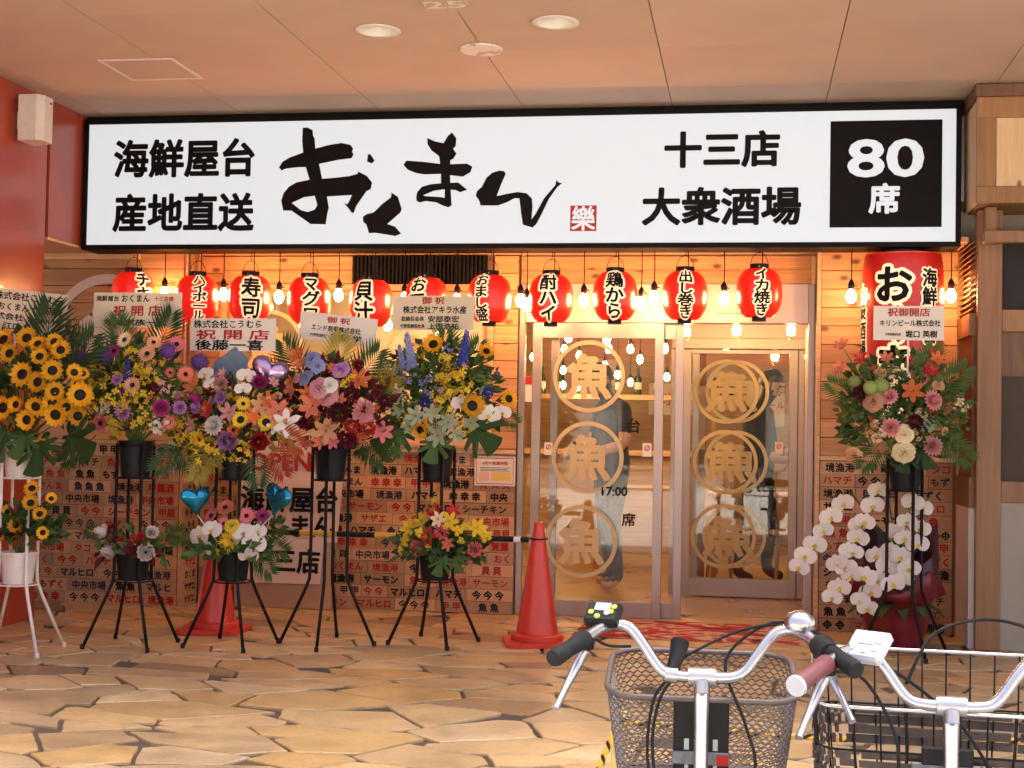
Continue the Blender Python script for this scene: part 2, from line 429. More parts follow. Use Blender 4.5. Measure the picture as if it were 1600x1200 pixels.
def slab(mb, cx, cy, poly, ox, oy):
    z = rs.uniform(-0.0025, 0.001); tx, ty = rs.uniform(-.006, .006), rs.uniform(-.006, .006)
    n = len(poly); top = [(x - ox, y - oy, z + (x - cx) * tx + (y - cy) * ty) for x, y in poly]
    inn = [(ox2 + (x - ox2) * 1.0, y, zz - 0.03) for (x, y, zz), ox2 in ((t, t[0]) for t in top)]
    rim = [((x - (cx - ox)) * 1.0 + (cx - ox), y, zz - 0.004) for x, y, zz in top]
    tp = [((x - (cx - ox)) * (1 - 0.004 / 0.2) + (cx - ox), (y - (cy - oy)) * (1 - 0.004 / 0.2) + (cy - oy), zz) for x, y, zz in top]
    mb.add(tp + rim + inn, [tuple(range(n))] + [(n + i, n + (i + 1) % n, (i + 1) % n, i) for i in range(n)] + [(2 * n + i, 2 * n + (i + 1) % n, n + (i + 1) % n, n + i) for i in range(n)])
for k, (_, cx, cy, poly) in enumerate(stones[:298]):
    if sum(poly[i][0] * poly[(i + 1) % len(poly)][1] - poly[(i + 1) % len(poly)][0] * poly[i][1] for i in range(len(poly))) < 0: poly = poly[::-1]
    mb = MB(); slab(mb, cx, cy, poly, 0, 0); mb.build('flagstone', 'flagstone', floor, org=(cx, cy, 0))
mb = MB()
for _, cx, cy, poly in stones[298:]: slab(mb, cx, cy, poly, 0, 0)
if mb.f: tag(mb.build('outer_flagstones', 'flagstone', floor), kind='stuff')

# ================================================================== ceiling
CZ = 3.27
mb = MB(); mb.box(-7, 6.5, -3.7, -0.50, CZ + 0.11, CZ + 0.15); mb.box(-7, 6.5, -3.74, -3.701, CZ - 0.03, CZ + 0.155); ceil = struct('ceiling', mb, 'joint_dark')  # second box: unseen front fascia added to keep daylight out of the cavity
PW, PD = 0.935, 0.86; HOLES = [onZ(590, 47, CZ), onZ(868, 34, CZ)]
X0 = onZ(594, 173, CZ).x
ys = [-0.5]; yj = onZ(500, 147, CZ).y
ys = [-0.50, yj] + [yj - PD * i for i in range(1, 4)]
xs = [X0 + PW * i for i in range(-5, 10)]
for i in range(len(xs) - 1):
    for j in range(len(ys) - 1):
        a, b, c, d = xs[i] + .0025, xs[i + 1] - .0025, ys[j + 1] + .0008, ys[j] - .0008
        mb = MB(); zc = CZ + random.uniform(0, .0008); hole = [h for h in HOLES if a + .1 < h.x < b - .1 and c + .1 < h.y < d - .1]
        if hole:   # board with a round cut-out for the recessed light
            h = hole[0]; angs = sorted([2 * PI * k / 40 for k in range(40)] + [math.atan2(yy - h.y, xx - h.x) % (2 * PI) for xx in (a, b) for yy in (c, d)]); rim, edge = [], []
            for an in angs:
                ca, sa = math.cos(an), math.sin(an); kx = ((b if ca > 0 else a) - h.x) / ca if abs(ca) > 1e-9 else 1e9; ky = ((d if sa > 0 else c) - h.y) / sa if abs(sa) > 1e-9 else 1e9; k = min(kx, ky)
                rim.append((h.x + .104 * ca, h.y + .104 * sa)); edge.append((h.x + k * ca, h.y + k * sa))
            n = len(angs); mb.add([(x, y, zc) for x, y in rim] + [(x, y, zc) for x, y in edge] + [(x, y, CZ + .011) for x, y in rim] + [(x, y, CZ + .011) for x, y in edge],
                [(i, (i + 1) % n, n + (i + 1) % n, n + i) for i in range(n)] + [(2 * n + i, 3 * n + i, 3 * n + (i + 1) % n, 2 * n + (i + 1) % n) for i in range(n)] + [(i, 2 * n + i, 2 * n + (i + 1) % n, (i + 1) % n) for i in range(n)])
        else: mb.box(a, b, c, d, zc, CZ + 0.011)
        mb.build('ceiling_panel', 'ceiling_board', ceil)
# unseen upper storeys, added to shade the terrace and bicycles
mb = MB(); mb.box(-14, 14, -3.75, 9, CZ + 0.16, 13); ub = tag(mb.build('shade_storeys', 'facade'), 'unseen upper storeys added for shade above the panelled ceiling', 'building')

# ceiling fittings
def downlight(px, py, lab):
    p = onZ(px, py, CZ); t = thing('recessed_downlight', lab, 'ceiling light', p, 'recessed ceiling lights')
    mb = MB(); mb.lathe([(0.118, -0.001), (0.120, -0.007), (0.096, -0.007)], 28, p); mb.build('trim_ring', 'white_plastic', t, True)
    mb = MB(); mb.lathe([(0.097, -0.0065), (0.088, 0.04), (0.066, 0.085), (0.0, 0.092)], 28, p); mb.build('reflector', 'white_enamel', t, True)
for px, py, lab in ((590, 47, 'round recessed ceiling light, the one beside the plain round cover plate'), (868, 34, 'round recessed ceiling light farther from the wall speaker')):
    downlight(px, py, lab)
def patchy(name, wl):
    m, t, bs = _mat(name)
    f = ramp(t, tnoise(t, coords(t), 9, 4), ((wl, (0, 0, 0)), (wl + .04, (1, 1, 1))))
    c = mix(t, (0.50, 0.36, 0.26), (0.74, 0.70, 0.64), f); t.links.new(c, bs.inputs['Base Color']); bs.inputs['Roughness'].default_value = 0.7
patchy('worn_white', 0.42); patchy('worn_white_b', 0.38)
for px, py, lab, num in ((752, 76, 'round ceiling cover plate with worn white paint', None), (695, 3, 'round ceiling cover plate bearing the number 25', '25')):
    p = onZ(px, py, CZ); t = thing('cover_plate', lab, 'cover plate', p, 'round ceiling cover plates')
    mb = MB(); mb.lathe([(0.0, -0.012), (0.112, -0.012), (0.116, -0.009), (0.116, -0.001)], 32, p); mb.build('disc', 'worn_white' if not num else 'ceiling_board', t)
    for s in (-1, 1):
        mb = MB(); mb.lathe([(0.007, -0.012), (0.006, -0.016), (0, -0.017)], 8, (p.x + s * 0.10, p.y, p.z)); mb.build('screw', 'silver', t)
    if num:
        mb = MB(); text_mb(mb, num, 0, 0, 0, h=0.15, wd=0.2, bold=0.02, fn=lambda x, z, d: (p.x + x, p.y - z * 0.75, p.z - 0.0135 - d)); mb.build('painted_number', 'white_plastic', t)
hp = [onZ(*q, CZ) for q in ((155, 93), (270, 90), (318, 122), (203, 124))]
hx0, hx1 = (hp[0].x + hp[3].x) / 2, (hp[1].x + hp[2].x) / 2; hy0, hy1 = (hp[0].y + hp[1].y) / 2, (hp[2].y + hp[3].y) / 2
t = thing('access_hatch', 'square access hatch with white metal edge in the ceiling', 'ceiling hatch', (hx0, hy0, CZ))
mb = MB(); mb.box(hx0 + .019, hx1 - .019, hy0 + .019, hy1 - .019, CZ - 0.005, CZ - 0.001); mb.build('lid', 'ceiling_board', t)
for a, b, c, d in ((hx0, hx0 + .017, hy0, hy1), (hx1 - .017, hx1, hy0, hy1), (hx0 + .018, hx1 - .018, hy0, hy0 + .017), (hx0 + .018, hx1 - .018, hy1 - .017, hy1)):
    mb = MB(); mb.box(a, b, c, d, CZ - 0.007, CZ - 0.001); mb.build('edge_strip', 'white_plastic', t)

# ================================================================== red wall on the left
XW = -4.37
t = thing('red_wall', 'glossy red painted wall with rounded corner at the left of the shop', 'wall', (XW, -2.5, 0))
poly = [(XW - 0.8, -6.0), (XW, -6.0)] + [(XW - 0.05 + 0.05 * math.cos(a), -1.08 + 0.05 * math.sin(a)) for a in (PI / 2 * k / 8 for k in range(9))] + [(XW - 0.8, -1.03)]
mb = MB(); mb.prism(poly, 0.0, CZ - 0.002); mb.build('wall_face', 'red_paint_wall', t, True, auto=30)
mb = MB(); mb.box(XW - 0.8, XW - 0.0005, -1.029, -0.36, 2.40, CZ - 0.002); mb.build('lintel', 'red_paint_wall', t)
mb = MB(); mb.box(XW - 0.75, XW - .002, -1.028, -0.322, 2.383, 2.399); mb.box(XW - 0.75, -4.075, -0.32, -0.302, 2.345, 2.403); tag(mb.build('alcove_soffit', 'pine_trim'), 'pale wood soffit board between red wall and sign', 'soffit')
# wall speaker
p = onY(60, 180, -1.5); sx = XW
t = thing('wall_speaker', 'cream box speaker fixed high on the red wall', 'speaker', (sx, -1.55, 2.85))
mb = MB(); mb.prism([(XW + .035, -1.50), (XW + .15, -1.50), (XW + .185, -1.46), (XW + .185, -1.36), (XW + .035, -1.30)], 2.92, 3.195); mb.build('cabinet', 'white_plastic', t)
mb = MB(); mb.box(XW + .002, XW + .034, -1.45, -1.35, 3.0, 3.10); mb.build('bracket', 'white_plastic', t)
mb = MB(); mb.box(XW + .1852, XW + .187, -1.40, -1.375, 3.155, 3.165); mb.build('badge', 'black_plastic', t)

# ================================================================== the sign
SX0, SX1, SZ0, SZ1, SYF = -4.352, 1.252, 2.372, 3.236, -0.60
sign = thing('shop_sign', 'long backlit white sign with black brush lettering in a black frame', 'sign', ((SX0 + SX1) / 2, SYF, SZ0))
mb = MB(); mb.box(SX0 + .03, SX1 - .03, -0.56, -0.36, SZ0 + .03, SZ1 - .03); mb.build('sign_box', 'sign_black', sign)
FW = 0.032
for nm, a in (('frame_rail', (SX0, SX1, SZ1 - FW, SZ1)), ('frame_rail', (SX0, SX1, SZ0, SZ0 + FW)), ('frame_stile', (SX0, SX0 + FW - .002, SZ0 + FW + .001, SZ1 - FW - .001)), ('frame_stile', (SX1 - FW + .002, SX1, SZ0 + FW + .001, SZ1 - FW - .001))):
    mb = MB(); mb.box(a[0], a[1], SYF - 0.012, -0.36, a[2], a[3], 0.003); mb.build(nm, 'sign_black', sign)
mb = MB(); mb.box(SX0 + .031, SX1 - .031, SYF, SYF + 0.03, SZ0 + .032, SZ1 - .032); face = mb.build('lit_face', 'sign_light', sign)
mb = MB(); mb.box(SX0 - 0.03, SX1 + .05, -0.54, -0.50, SZ1 + .001, CZ + .011); mb.build('top_channel', 'black_metal', sign)
def sgn(px, py): q = onY(px, py, SYF - 0.004); return q.x, q.z
def sign_text(s, xa, xb, yc, em_px, bold, mat='sign_black', dy=0.0):
    (xl, zc), (xr, zc2) = sgn(xa, yc), sgn(xb, yc); z = (zc + zc2) / 2
    mb = MB(); text_mb(mb, s, (xl + xr) / 2, SYF - 0.004 - dy, z, em=em_px * (xr - xl) / (xb - xa), wd=xr - xl, bold=bold, res=3); mb.build('lettering', mat, face)
sign_text('海鮮屋台', 178, 398, 247, 58, 0.034)
sign_text('産地直送', 176, 397, 332, 58, 0.034)
sign_text('十三店', 1038, 1219, 233, 59, 0.036)
sign_text('大衆酒場', 1003, 1252, 322, 62, 0.034)
a, b = sgn(1297, 270), sgn(1472, 270); c, d = sgn(1385, 188), sgn(1385, 355)
mb = MB(); mb.box(a[0], b[0], SYF - .0045, SYF - .001, d[1], c[1]); mb.build('black_square', 'sign_black', face)
sign_text('80', 1324, 1444, 247, 84, 0.022, 'sign_light', .003)
sign_text('席', 1357, 1406, 310, 50, 0.035, 'sign_light', .003)
# brush calligraphy, drawn stroke outline by stroke outline
def brush(polys, ox, oy, k):
    for i, pl in enumerate(polys):
        mb = MB(); pts = [sgn(ox + x / k, oy + y / k) for x, y in pl]
        mb.prism(pts, 0, 1, lambda x, z, e: (x, SYF - 0.002 - 0.0022 * e - 0.0004 * (i % 4) * e, z)); mb.build('brush_stroke', 'sign_black', face)
O_ = [[(318, 118), (362, 115), (410, 140), (414, 190), (428, 215), (436, 310), (470, 455), (500, 600), (545, 765), (562, 870), (548, 920), (533, 1022), (392, 1020), (215, 897), (208, 840), (215, 822), (300, 890), (365, 908), (430, 885), (455, 842), (430, 752), (382, 605), (345, 480), (322, 350), (313, 240)],
      [(95, 490), (130, 435), (200, 395), (322, 350), (440, 312), (560, 280), (680, 260), (765, 278), (790, 312), (780, 345), (794, 365), (776, 403), (650, 418), (475, 455), (345, 486), (270, 487), (160, 500), (120, 518)],
      [(135, 893), (117, 800), (140, 730), (190, 670), (260, 630), (382, 605), (500, 596), (640, 585), (760, 570), (832, 550), (838, 528), (920, 570), (968, 632), (955, 692), (915, 712), (820, 850), (795, 917), (775, 912), (738, 862), (705, 825), (735, 835), (758, 800), (780, 748), (700, 752), (545, 762), (430, 755), (330, 768), (215, 822), (212, 895)],
      [(930, 368), (952, 366), (992, 425), (965, 452), (922, 435)],
      [(1150, 725), (1210, 765), (1245, 880), (1235, 910), (1110, 1020), (1185, 1045), (1240, 1110), (1185, 1132), (1000, 1102), (938, 1105), (915, 1025), (885, 1000), (882, 955), (910, 930), (985, 910), (1060, 835), (1145, 770)]]
brush(O_, 420, 180, 6.0)
N_ = [[(238, 128), (300, 155), (365, 168), (400, 110), (432, 85), (465, 130), (460, 190), (440, 212), (466, 250), (440, 292), (418, 300), (415, 420), (420, 520), (428, 655), (400, 670), (372, 655), (375, 530), (345, 480), (345, 410), (335, 300), (330, 270), (270, 225), (240, 175)],
      [(52, 338), (75, 305), (215, 315), (335, 330), (415, 333), (550, 328), (590, 352), (575, 395), (515, 430), (415, 418), (345, 408), (215, 412), (150, 402), (85, 375)],
      [(152, 590), (160, 550), (195, 510), (260, 490), (345, 482), (480, 476), (550, 532), (495, 552), (460, 535), (375, 528), (290, 540), (205, 575), (225, 582), (345, 590), (392, 600), (425, 600), (425, 650), (400, 668), (365, 658), (305, 630), (225, 620), (180, 632), (155, 620)],
      [(800, 383), (840, 388), (850, 410), (815, 490), (780, 582), (860, 565), (945, 550), (1015, 560), (1055, 600), (1060, 660), (1052, 765), (1085, 720), (1150, 600), (1240, 495), (1245, 458), (1265, 475), (1290, 482), (1255, 510), (1190, 600), (1130, 725), (1090, 800), (1060, 828), (985, 805), (972, 720), (958, 600), (920, 598), (860, 630), (790, 655), (655, 655), (645, 620), (618, 580), (625, 545), (665, 510), (700, 440), (745, 400)]]
brush(N_, 620, 190, 5.0)
# red seal
a, b, c, d = sgn(891, 340), sgn(932, 340), sgn(910, 321), sgn(910, 361)
mb = MB(); mb.box(a[0], b[0], SYF - .0035, SYF - .001, d[1], c[1]); mb.build('seal', simple('seal_red', (0.50, 0.03, 0.03), 0.6), face)
sign_text('樂', 893, 930, 341, 40, 0.022, 'sign_light', .0015)
# ================================================================== shop front walls
SOF = 2.405                       # soffit above the lanterns
mb = MB(); mb.box(-4.07, 1.30, -0.585, -0.002, SOF, SOF + 0.03); tag(mb.build('lantern_soffit', 'pine_trim'), 'long pale wood soffit board under the sign that the lanterns hang from', 'soffit')
def planks(t, x0, x1, z0, z1, y, h=0.128, th=0.018, stag=None, skip=()):
    n = max(1, round((z1 - z0) / h)); hh = (z1 - z0) / n
    for i in range(n):
        za, zb = z0 + i * hh, z0 + (i + 1) * hh - 0.004
        segs = [(x0, x1)]
        if stag and x1 - x0 > 1.2:
            c = x0 + (x1 - x0) * (0.3 + 0.4 * ((i * 37) % 10) / 10); segs = [(x0, c - .0015), (c + .0015, x1)]
        for a, b in segs:
            mb = MB(); o = random.uniform(0, .0015); mb.box(a, b, y - th - o, y, za, zb, 0.0025); mb.build('plank', 'pine', t)
WORDS = ['サーモン', 'シーチキン', 'マルヒロ', 'さんま', '今 今 今', '魚 魚 魚', '貝 貝 貝', 'サザエ', 'ハマチ', 'もずく', '中央市場', '賀露漁港', '境漁港', '甲 羅 酒 場', 'おくまん', '幸 幸 幸', '㊥ ㊥', '魚 魚', '今 今', '貝 貝', 'タコ', '甲 甲']
CW = {}
def plates(t, x0, x1, z0, z1, y, rows, seed, side=None):
    """rows of stencilled fish-box boards; each board a part, its print a sub-part"""
    r = random.Random(seed); hh = (z1 - z0) / rows
    for i in range(rows):
        x = x0; zc = z0 + (i + .5) * hh; last = None
        while x < x1 - 0.03:
            wd_ = r.choice(WORDS)
            while wd_ == last: wd_ = r.choice(WORDS)
            last = wd_; n = len(wd_.replace(' ', '')); em = hh * 0.74
            Lw = min(em * (n * 1.02 + 0.45 * wd_.count(' ')) + r.uniform(0.03, 0.075), x1 - x)
            if x1 - x - Lw < 0.12: Lw = x1 - x
            if Lw > em * 7: Lw = x1 - x
            a, b = x + .0015, x + Lw - .0015; o = r.uniform(0, .003); dz = r.uniform(-.001, .001)
            mb = MB()
            if side is None: mb.box(a, b, y - .009 - o, y, zc - hh / 2 + .0015 + dz, zc + hh / 2 - .0015 + dz, 0.001)
            else: mb.box(side, side + .009 + o, a, b, zc - hh / 2 + .0015 + dz, zc + hh / 2 - .0015 + dz, 0.001)
            p = mb.build('board', 'cardboard', t)
            tw = em * (n * 1.0 + 0.28 * wd_.count(' '))
            if tw > (b - a) * 0.9:
                wd_ = wd_.replace(' ', '')[:max(1, int((b - a) * 0.92 / em))]; tw = em * len(wd_)
            mt = r.choices(['ink', 'red_ink', 'navy_ink'], [5, 4, 2])[0]
            me = text_mesh(wd_, round(em, 4), mt, r.choice([0.026, 0.040]) if n < 6 else 0.02, 1)
            if side is None: inst('print', me, p, ((a + b) / 2 + r.uniform(-.01, .01), y - .0112 - o, zc + dz))
            else: inst('print', me, p, (side + .0112 + o, (a + b) / 2, zc + dz), (0, 0, PI / 2))
            x += Lw
# --- left wing, half a metre in front of the main wall
LX0, LX1, LY = -5.1, -3.762, -0.28
t = thing('plank_wall', 'pine plank wall with a big white ring painted on it beside the red wall', 'wall', (-4.4, LY, 0))
mb = MB(); mb.box(LX0, LX1 - .002, LY + .002, -0.10, 0, 2.44); mb.build('wall_core', 'dark_wood', t)
planks(t, LX0, LX1, 1.115, 2.40, LY, 0.122)
mb = MB(); mb.box(LX0, LX1 + .004, LY - .03, LY, 1.088, 1.112, 0.003); mb.build('dado_rail', 'pine_trim', t)
plates(t, LX0, LX1 - .004, 0.0, 1.087, LY, 13, 3)
# painted ring on the planks
rc = onY(168, 520, LY); rr, r2 = 0.40, 0.335
mb = MB()
for k in range(64):
    a0, a1 = 2 * PI * k / 64, 2 * PI * (k + 1) / 64
    mb.add([(rc.x + q * math.cos(a), LY - 0.0215, rc.z + q * math.sin(a)) for a in (a0, a1) for q in (rr, r2)], [(0, 1, 3, 2)])
mb.build('painted_ring', simple('ring_paint', (0.76, 0.63, 0.54), 0.7, var=0.05), t)
mb = MB(); text_mb(mb, '魚', rc.x, LY - .0215, rc.z, h=0.40, bold=0.03); mb.build('painted_character', 'ring_paint', t)
# side cheek of the wing
t = thing('wing_cheek', 'short return wall clad with printed boards between plank wall and window', 'wall', (LX1, -.2, 0))
mb = MB(); mb.box(LX1, LX1 + .02, LY, -0.002, 0, 2.40); mb.build('cheek_core', 'pine_trim', t)
plates(t, LY + .005, -0.01, 0.0, 1.087, 0, 13, 8, side=LX1 + .0205)
mb = MB(); mb.box(LX1 + .021, LX1 + .06, LY + .02, LY + .09, 1.10, 2.40, 0.003); mb.build('corner_post', 'pine_post', t)
# --- main wall with the window
MX0, MX1 = LX1 + .021, -1.512
WX0, WX1, WZ0, WZ1 = -3.55, -1.72, 1.125, 2.16
t = thing('window_wall', 'pine plank wall with window and rows of printed boards below', 'wall', (-2.6, 0, 0)); mainwall = t
for a, b, c, d in ((MX0, MX1, 0, WZ0 - .03), (MX0, WX0 - .03, WZ0 - .03, 2.44), (WX1 + .03, MX1, WZ0 - .03, 2.44), (WX0 - .03, WX1 + .03, WZ1 + .03, 2.44)):
    mb = MB(); mb.box(a + .0005, b - .0005, 0.003, 0.10, c + .0005, d - .0005); mb.build('wall_core', 'dark_wood', t)
planks(t, WX1 + .045, MX1, 1.105, 2.40, 0, 0.122)
planks(t, MX0, WX0 - .045, 1.105, 2.40, 0, 0.122)
DX0, DX1 = onY(553, 392, 0).x, onY(762, 392, 0).x
planks(t, WX0 - .043, DX0 - .003, WZ1 + .05, 2.40, 0, 0.115)
mb = MB(); mb.box(MX0, MX1, -.032, 0, 1.066, 1.098, 0.003); mb.build('dado_rail', 'pine_trim', t)
plates(t, MX0 + .02, MX1 - .004, 0.0, 1.064, 0, 13, 21)
for nm, a in (('window_sill', (WX0 - .045, WX1 + .045, -.045, .09, WZ0 - .026, WZ0)), ('window_head', (WX0 - .045, WX1 + .045, -.035, .09, WZ1, WZ1 + .045)),
              ('window_jamb', (WX0 - .045, WX0, -.035, .09, WZ0 + .001, WZ1 - .001)), ('window_jamb', (WX1, WX1 + .045, -.035, .09, WZ0 + .001, WZ1 - .001))):
    mb = MB(); mb.box(*a, 0.003); mb.build(nm, 'pine_trim', t)
wm = (WX0 + WX1) / 2
for k, (a, b, yy) in enumerate(((WX0 + .001, wm + .02, .03), (wm - .02, WX1 - .001, .055))):
    mb = MB()
    for q in ((a, a + .035, WZ0 + .001, WZ1 - .001), (b - .035, b, WZ0 + .001, WZ1 - .001)): mb.box(q[0], q[1], yy - .011, yy + .011, q[2], q[3])
    for q in ((a + .0355, b - .0355, WZ0 + .001, WZ0 + .045), (a + .0355, b - .0355, WZ1 - .035, WZ1 - .001)): mb.box(q[0], q[1], yy - .010, yy + .010, q[2], q[3])
    sash = mb.build('window_sash', 'pine_trim', t)
    mb = MB(); mb.box(a + .035, b - .035, yy - .002, yy + .002, WZ0 + .045, WZ1 - .035); mb.build('pane', 'glass_window', sash)
# gold ring on the window glass
def ring(mb, cx, y, cz, r1, r0, n=56):
    for k in range(n):
        a0, a1 = 2 * PI * k / n, 2 * PI * (k + 1) / n
        mb.add([(cx + q * math.cos(a), y, cz + q * math.sin(a)) for a in (a0, a1) for q in (r1, r0)], [(0, 1, 3, 2)])
def logo(parent, px, py, Y, rpx, mat='gold_film', ch='魚', sx=1.0):
    c = onY(px, py, Y); r = rpx * (Y + CAM_D) / F_PX / math.cos(YAW) * 1.0
    mb = MB(); ring(mb, c.x, Y, c.z, r, r * 0.885)
    text_mb(mb, ch, c.x, Y, c.z, h=r * 1.28, wd=r * 1.28, bold=0.035, eps=.00015); mb.build('logo_film', mat, parent)
logo(t, 420, 540, 0.026, 58); logo(t, 655, 560, 0.050, 58)
# black slatted vent above the window
t = thing('slatted_vent', 'black slatted vent box above the window behind the lanterns', 'vent', (DX0, -.03, 2.17))
mb = MB(); mb.box(DX0, DX1, -0.012, 0, WZ1 + .047, 2.402); mb.build('back_plate', 'sign_black', t)
n = 34
for i in range(n):
    x = DX0 + (DX1 - DX0) * (i + .5) / n
    mb = MB(); mb.box(x - .007, x + .007, -.045, -.0125, WZ1 + .05, 2.40); mb.build('slat', 'black_metal', t)
# notice paper
a, b = onY(742, 712, -.014), onY(805, 760, -.014)
t = thing('notice', 'white notice sheet with red heading taped up beside the door', 'notice', (a.x, -.016, b.z))
mb = MB(); mb.box(a.x, b.x, -.020, -.0165, b.z, a.z, .001); mb.build('sheet', 'paper', t)
w_, h_ = b.x - a.x, a.z - b.z; cxn = (a.x + b.x) / 2
mb = MB()
for q in ((a.x + .012, b.x - .012, a.z - .016, a.z - .012), (a.x + .012, b.x - .012, b.z + .012, b.z + .016), (a.x + .012, a.x + .015, b.z + .0165, a.z - .0165), (b.x - .015, b.x - .012, b.z + .0165, a.z - .0165)): mb.box(q[0], q[1], -.0214, -.0202, q[2], q[3])
mb.build('printed_border', 'red_ink', t)
mb = MB(); text_mb(mb, '6月の営業時間', cxn, -.0208, a.z - h_ * .24, wd=w_ * .62, bold=.02, res=1); mb.build('heading', 'red_ink', t)
mb = MB()
for i in range(3): mb.box(a.x + w_ * .14, b.x - w_ * (.14 + .05 * (i % 2)), -.0212, -.0203, a.z - h_ * (.40 + .05 * i), a.z - h_ * (.385 + .05 * i))
mb.build('printed_lines', 'ink', t)
mb = MB(); mb.box(a.x + w_ * .42, b.x - w_ * .1, -.0212, -.0203, b.z + h_ * .18, b.z + h_ * .46); mb.build('yellow_field', simple('yellow_print', (0.72, 0.50, 0.12), 0.7, var=.05), t)
mb = MB(); mb.box(a.x + w_ * .12, a.x + w_ * .36, -.0212, -.0203, b.z + h_ * .18, b.z + h_ * .46); mb.build('pink_field', simple('pink_print', (0.72, 0.42, 0.36), 0.7, var=.05), t)

# --- door front
DY = 0.03
t = thing('door_front', 'grey aluminium shop front with sliding glass doors and gold fish rings', 'door', (-.55, DY, 0)); front = t
def bar(x0, x1, z0, z1, nm, y=DY, th=.05, mat='alu', p=None):
    mb = MB(); mb.box(x0, x1, y, y + th, z0, z1, .003); return mb.build(nm, mat, p or t)
bar(-1.510, -1.468, 0, 2.215, 'frame_post'); bar(.395, .434, 0, 2.215, 'frame_post')
bar(-1.4675, .3945, 1.957, 2.215, 'header', DY + .002, .12, 'alu_pale')
a, b = onY(1120, 481, DY), onY(1166, 491, DY)
mb = MB(); mb.box(a.x, b.x, DY - .012, DY + .001, b.z, a.z, .004); mb.build('door_sensor', 'white_plastic', t)
planks(t, -1.51, .41, 2.217, 2.403, DY + .02, 0.093)
# sidelight
mb = MB(); mb.box(-1.4675, -1.4205, DY + .02, DY + .024, .0, 1.957); mb.build('sidelight_pane', 'glass', t)
def leaf(x0, x1, y, sl, sr, bot, nm, z1=1.955, z0=0.004, top=.04, mat='alu'):
    mb = MB(); mb.box(x0, x0 + sl, y, y + .035, z0, z1, .002); mb.box(x1 - sr, x1, y, y + .035, z0, z1, .002)
    mb.box(x0 + sl + .0005, x1 - sr - .0005, y + .002, y + .033, z0, z0 + bot); mb.box(x0 + sl + .0005, x1 - sr - .0005, y + .002, y + .033, z1 - top, z1)
    lf = mb.build(nm, mat, t)
    mb = MB(); mb.box(x0 + sl, x1 - sr, y + .014, y + .020, z0 + bot, z1 - top); mb.build('pane', 'glass', lf)
    return lf
lf1 = leaf(-1.42, -.54, DY + .02, .06, .06, .10, 'sliding_leaf', top=.10)
lf2 = leaf(-1.30, -.41, DY + .07, .05, .055, .10, 'sliding_leaf', top=.10)
for px, py in ((920, 588), (918, 715), (908, 846)): logo(lf1, px, py, DY + .030, 56)
for s_, px, py, em_ in (('17:00', 960, 768, 20), ('席', 982, 812, 22), ('台', 990, 665, 24)):  # banner words reflected in and seen through the glass, painted on the pane
    c = onY(px, py, DY + .028); mb = MB(); text_mb(mb, s_, c.x, DY + .028, c.z, em=em_ * (DY + CAM_D) / F_PX, bold=.02); mb.build('reflected_lettering', 'ink', lf1)
# stickers
def sticker(px, py, w2, h2, Y, red=True, p=None):
    c = onY(px, py, Y); mb = MB(); mb.box(c.x - w2, c.x + w2, Y - .001, Y, c.z - h2, c.z + h2); s = mb.build('sticker', 'paper', p or lf1)
    mb = MB(); ring(mb, c.x, Y - .0016, c.z + h2 * .25, w2 * .62, w2 * .42, 20); mb.obox((c.x, Y - .0016, c.z + h2 * .25), (w2 * .5, 0, w2 * .5), (0, .0002, 0), (-w2 * .06, 0, w2 * .06)); mb.build('mark', 'red_ink', s)
sticker(857, 701, .028, .042, DY + .032); sticker(1011, 703, .03, .045, DY + .032)
c = onY(826, 608, DY + .018); mb = MB(); mb.box(c.x - .022, c.x + .022, DY + .016, DY + .018, c.z - .085, c.z + .085); s = mb.build('sticker', 'paper', t)
mb = MB(); mb.box(c.x - .022, c.x + .022, DY + .0148, DY + .0158, c.z + .03, c.z + .084); mb.build('red_field', 'red_ink', s)
# inner sliding doors of the entrance lobby
IY = 1.40
t = thing('inner_door', 'inner glass door of the lobby with overlapping gold fish rings', 'door', (0, IY, 0))
bar(-.55, .50, 1.945, 2.20, 'header', IY - .02, .1, 'alu_pale'); bar(-.55, .50, 1.865, 1.9445, 'track_box', IY - .05, .1, 'alu_pale')
bar(.385, .43, .012, 1.864, 'frame_post', IY); bar(-.56, -.50, .012, 1.864, 'frame_post', IY)
lf3 = leaf(-.47, .38, IY + .01, .06, .06, .13, 'sliding_leaf', 1.862, .012, .03, 'alu')
lf4 = leaf(-.40, .42, IY + .06, .05, .05, .13, 'sliding_leaf', 1.862, .012, .03, 'alu')
for px, py in ((1135, 612), (1133, 722), (1130, 838)): logo(lf3, px, py, IY + .022, 49)
for px, py in ((1152, 612), (1150, 722), (1147, 838)): logo(lf4, px, py, IY + .072, 48)
sticker(1217, 700, .03, .045, IY + .02, p=lf3)
# lobby: floor, wood cheek on the right
mb = MB(); mb.box(-1.508, 2.6, .352, 7.0, -.2, .002); mb.box(-4.2, -1.5085, .352, 7.0, -.2, .002)
struct('shop_floor', mb, simple('shop_floor', (0.42, 0.27, 0.14), 0.3, var=.2, scale=3))
t = thing('lobby_wall', 'wood clad lobby side wall right of the glass doors', 'wall', (.5, .7, 0))
mb = MB(); mb.box(.44, .56, .09, IY + .1, 0.003, 2.4); mb.build('wall_core', 'room_wood', t)
mb = MB(); mb.box(.40, .4395, .55, .62, .003, 1.955); mb.build('trim_post', 'alu_pale', t)

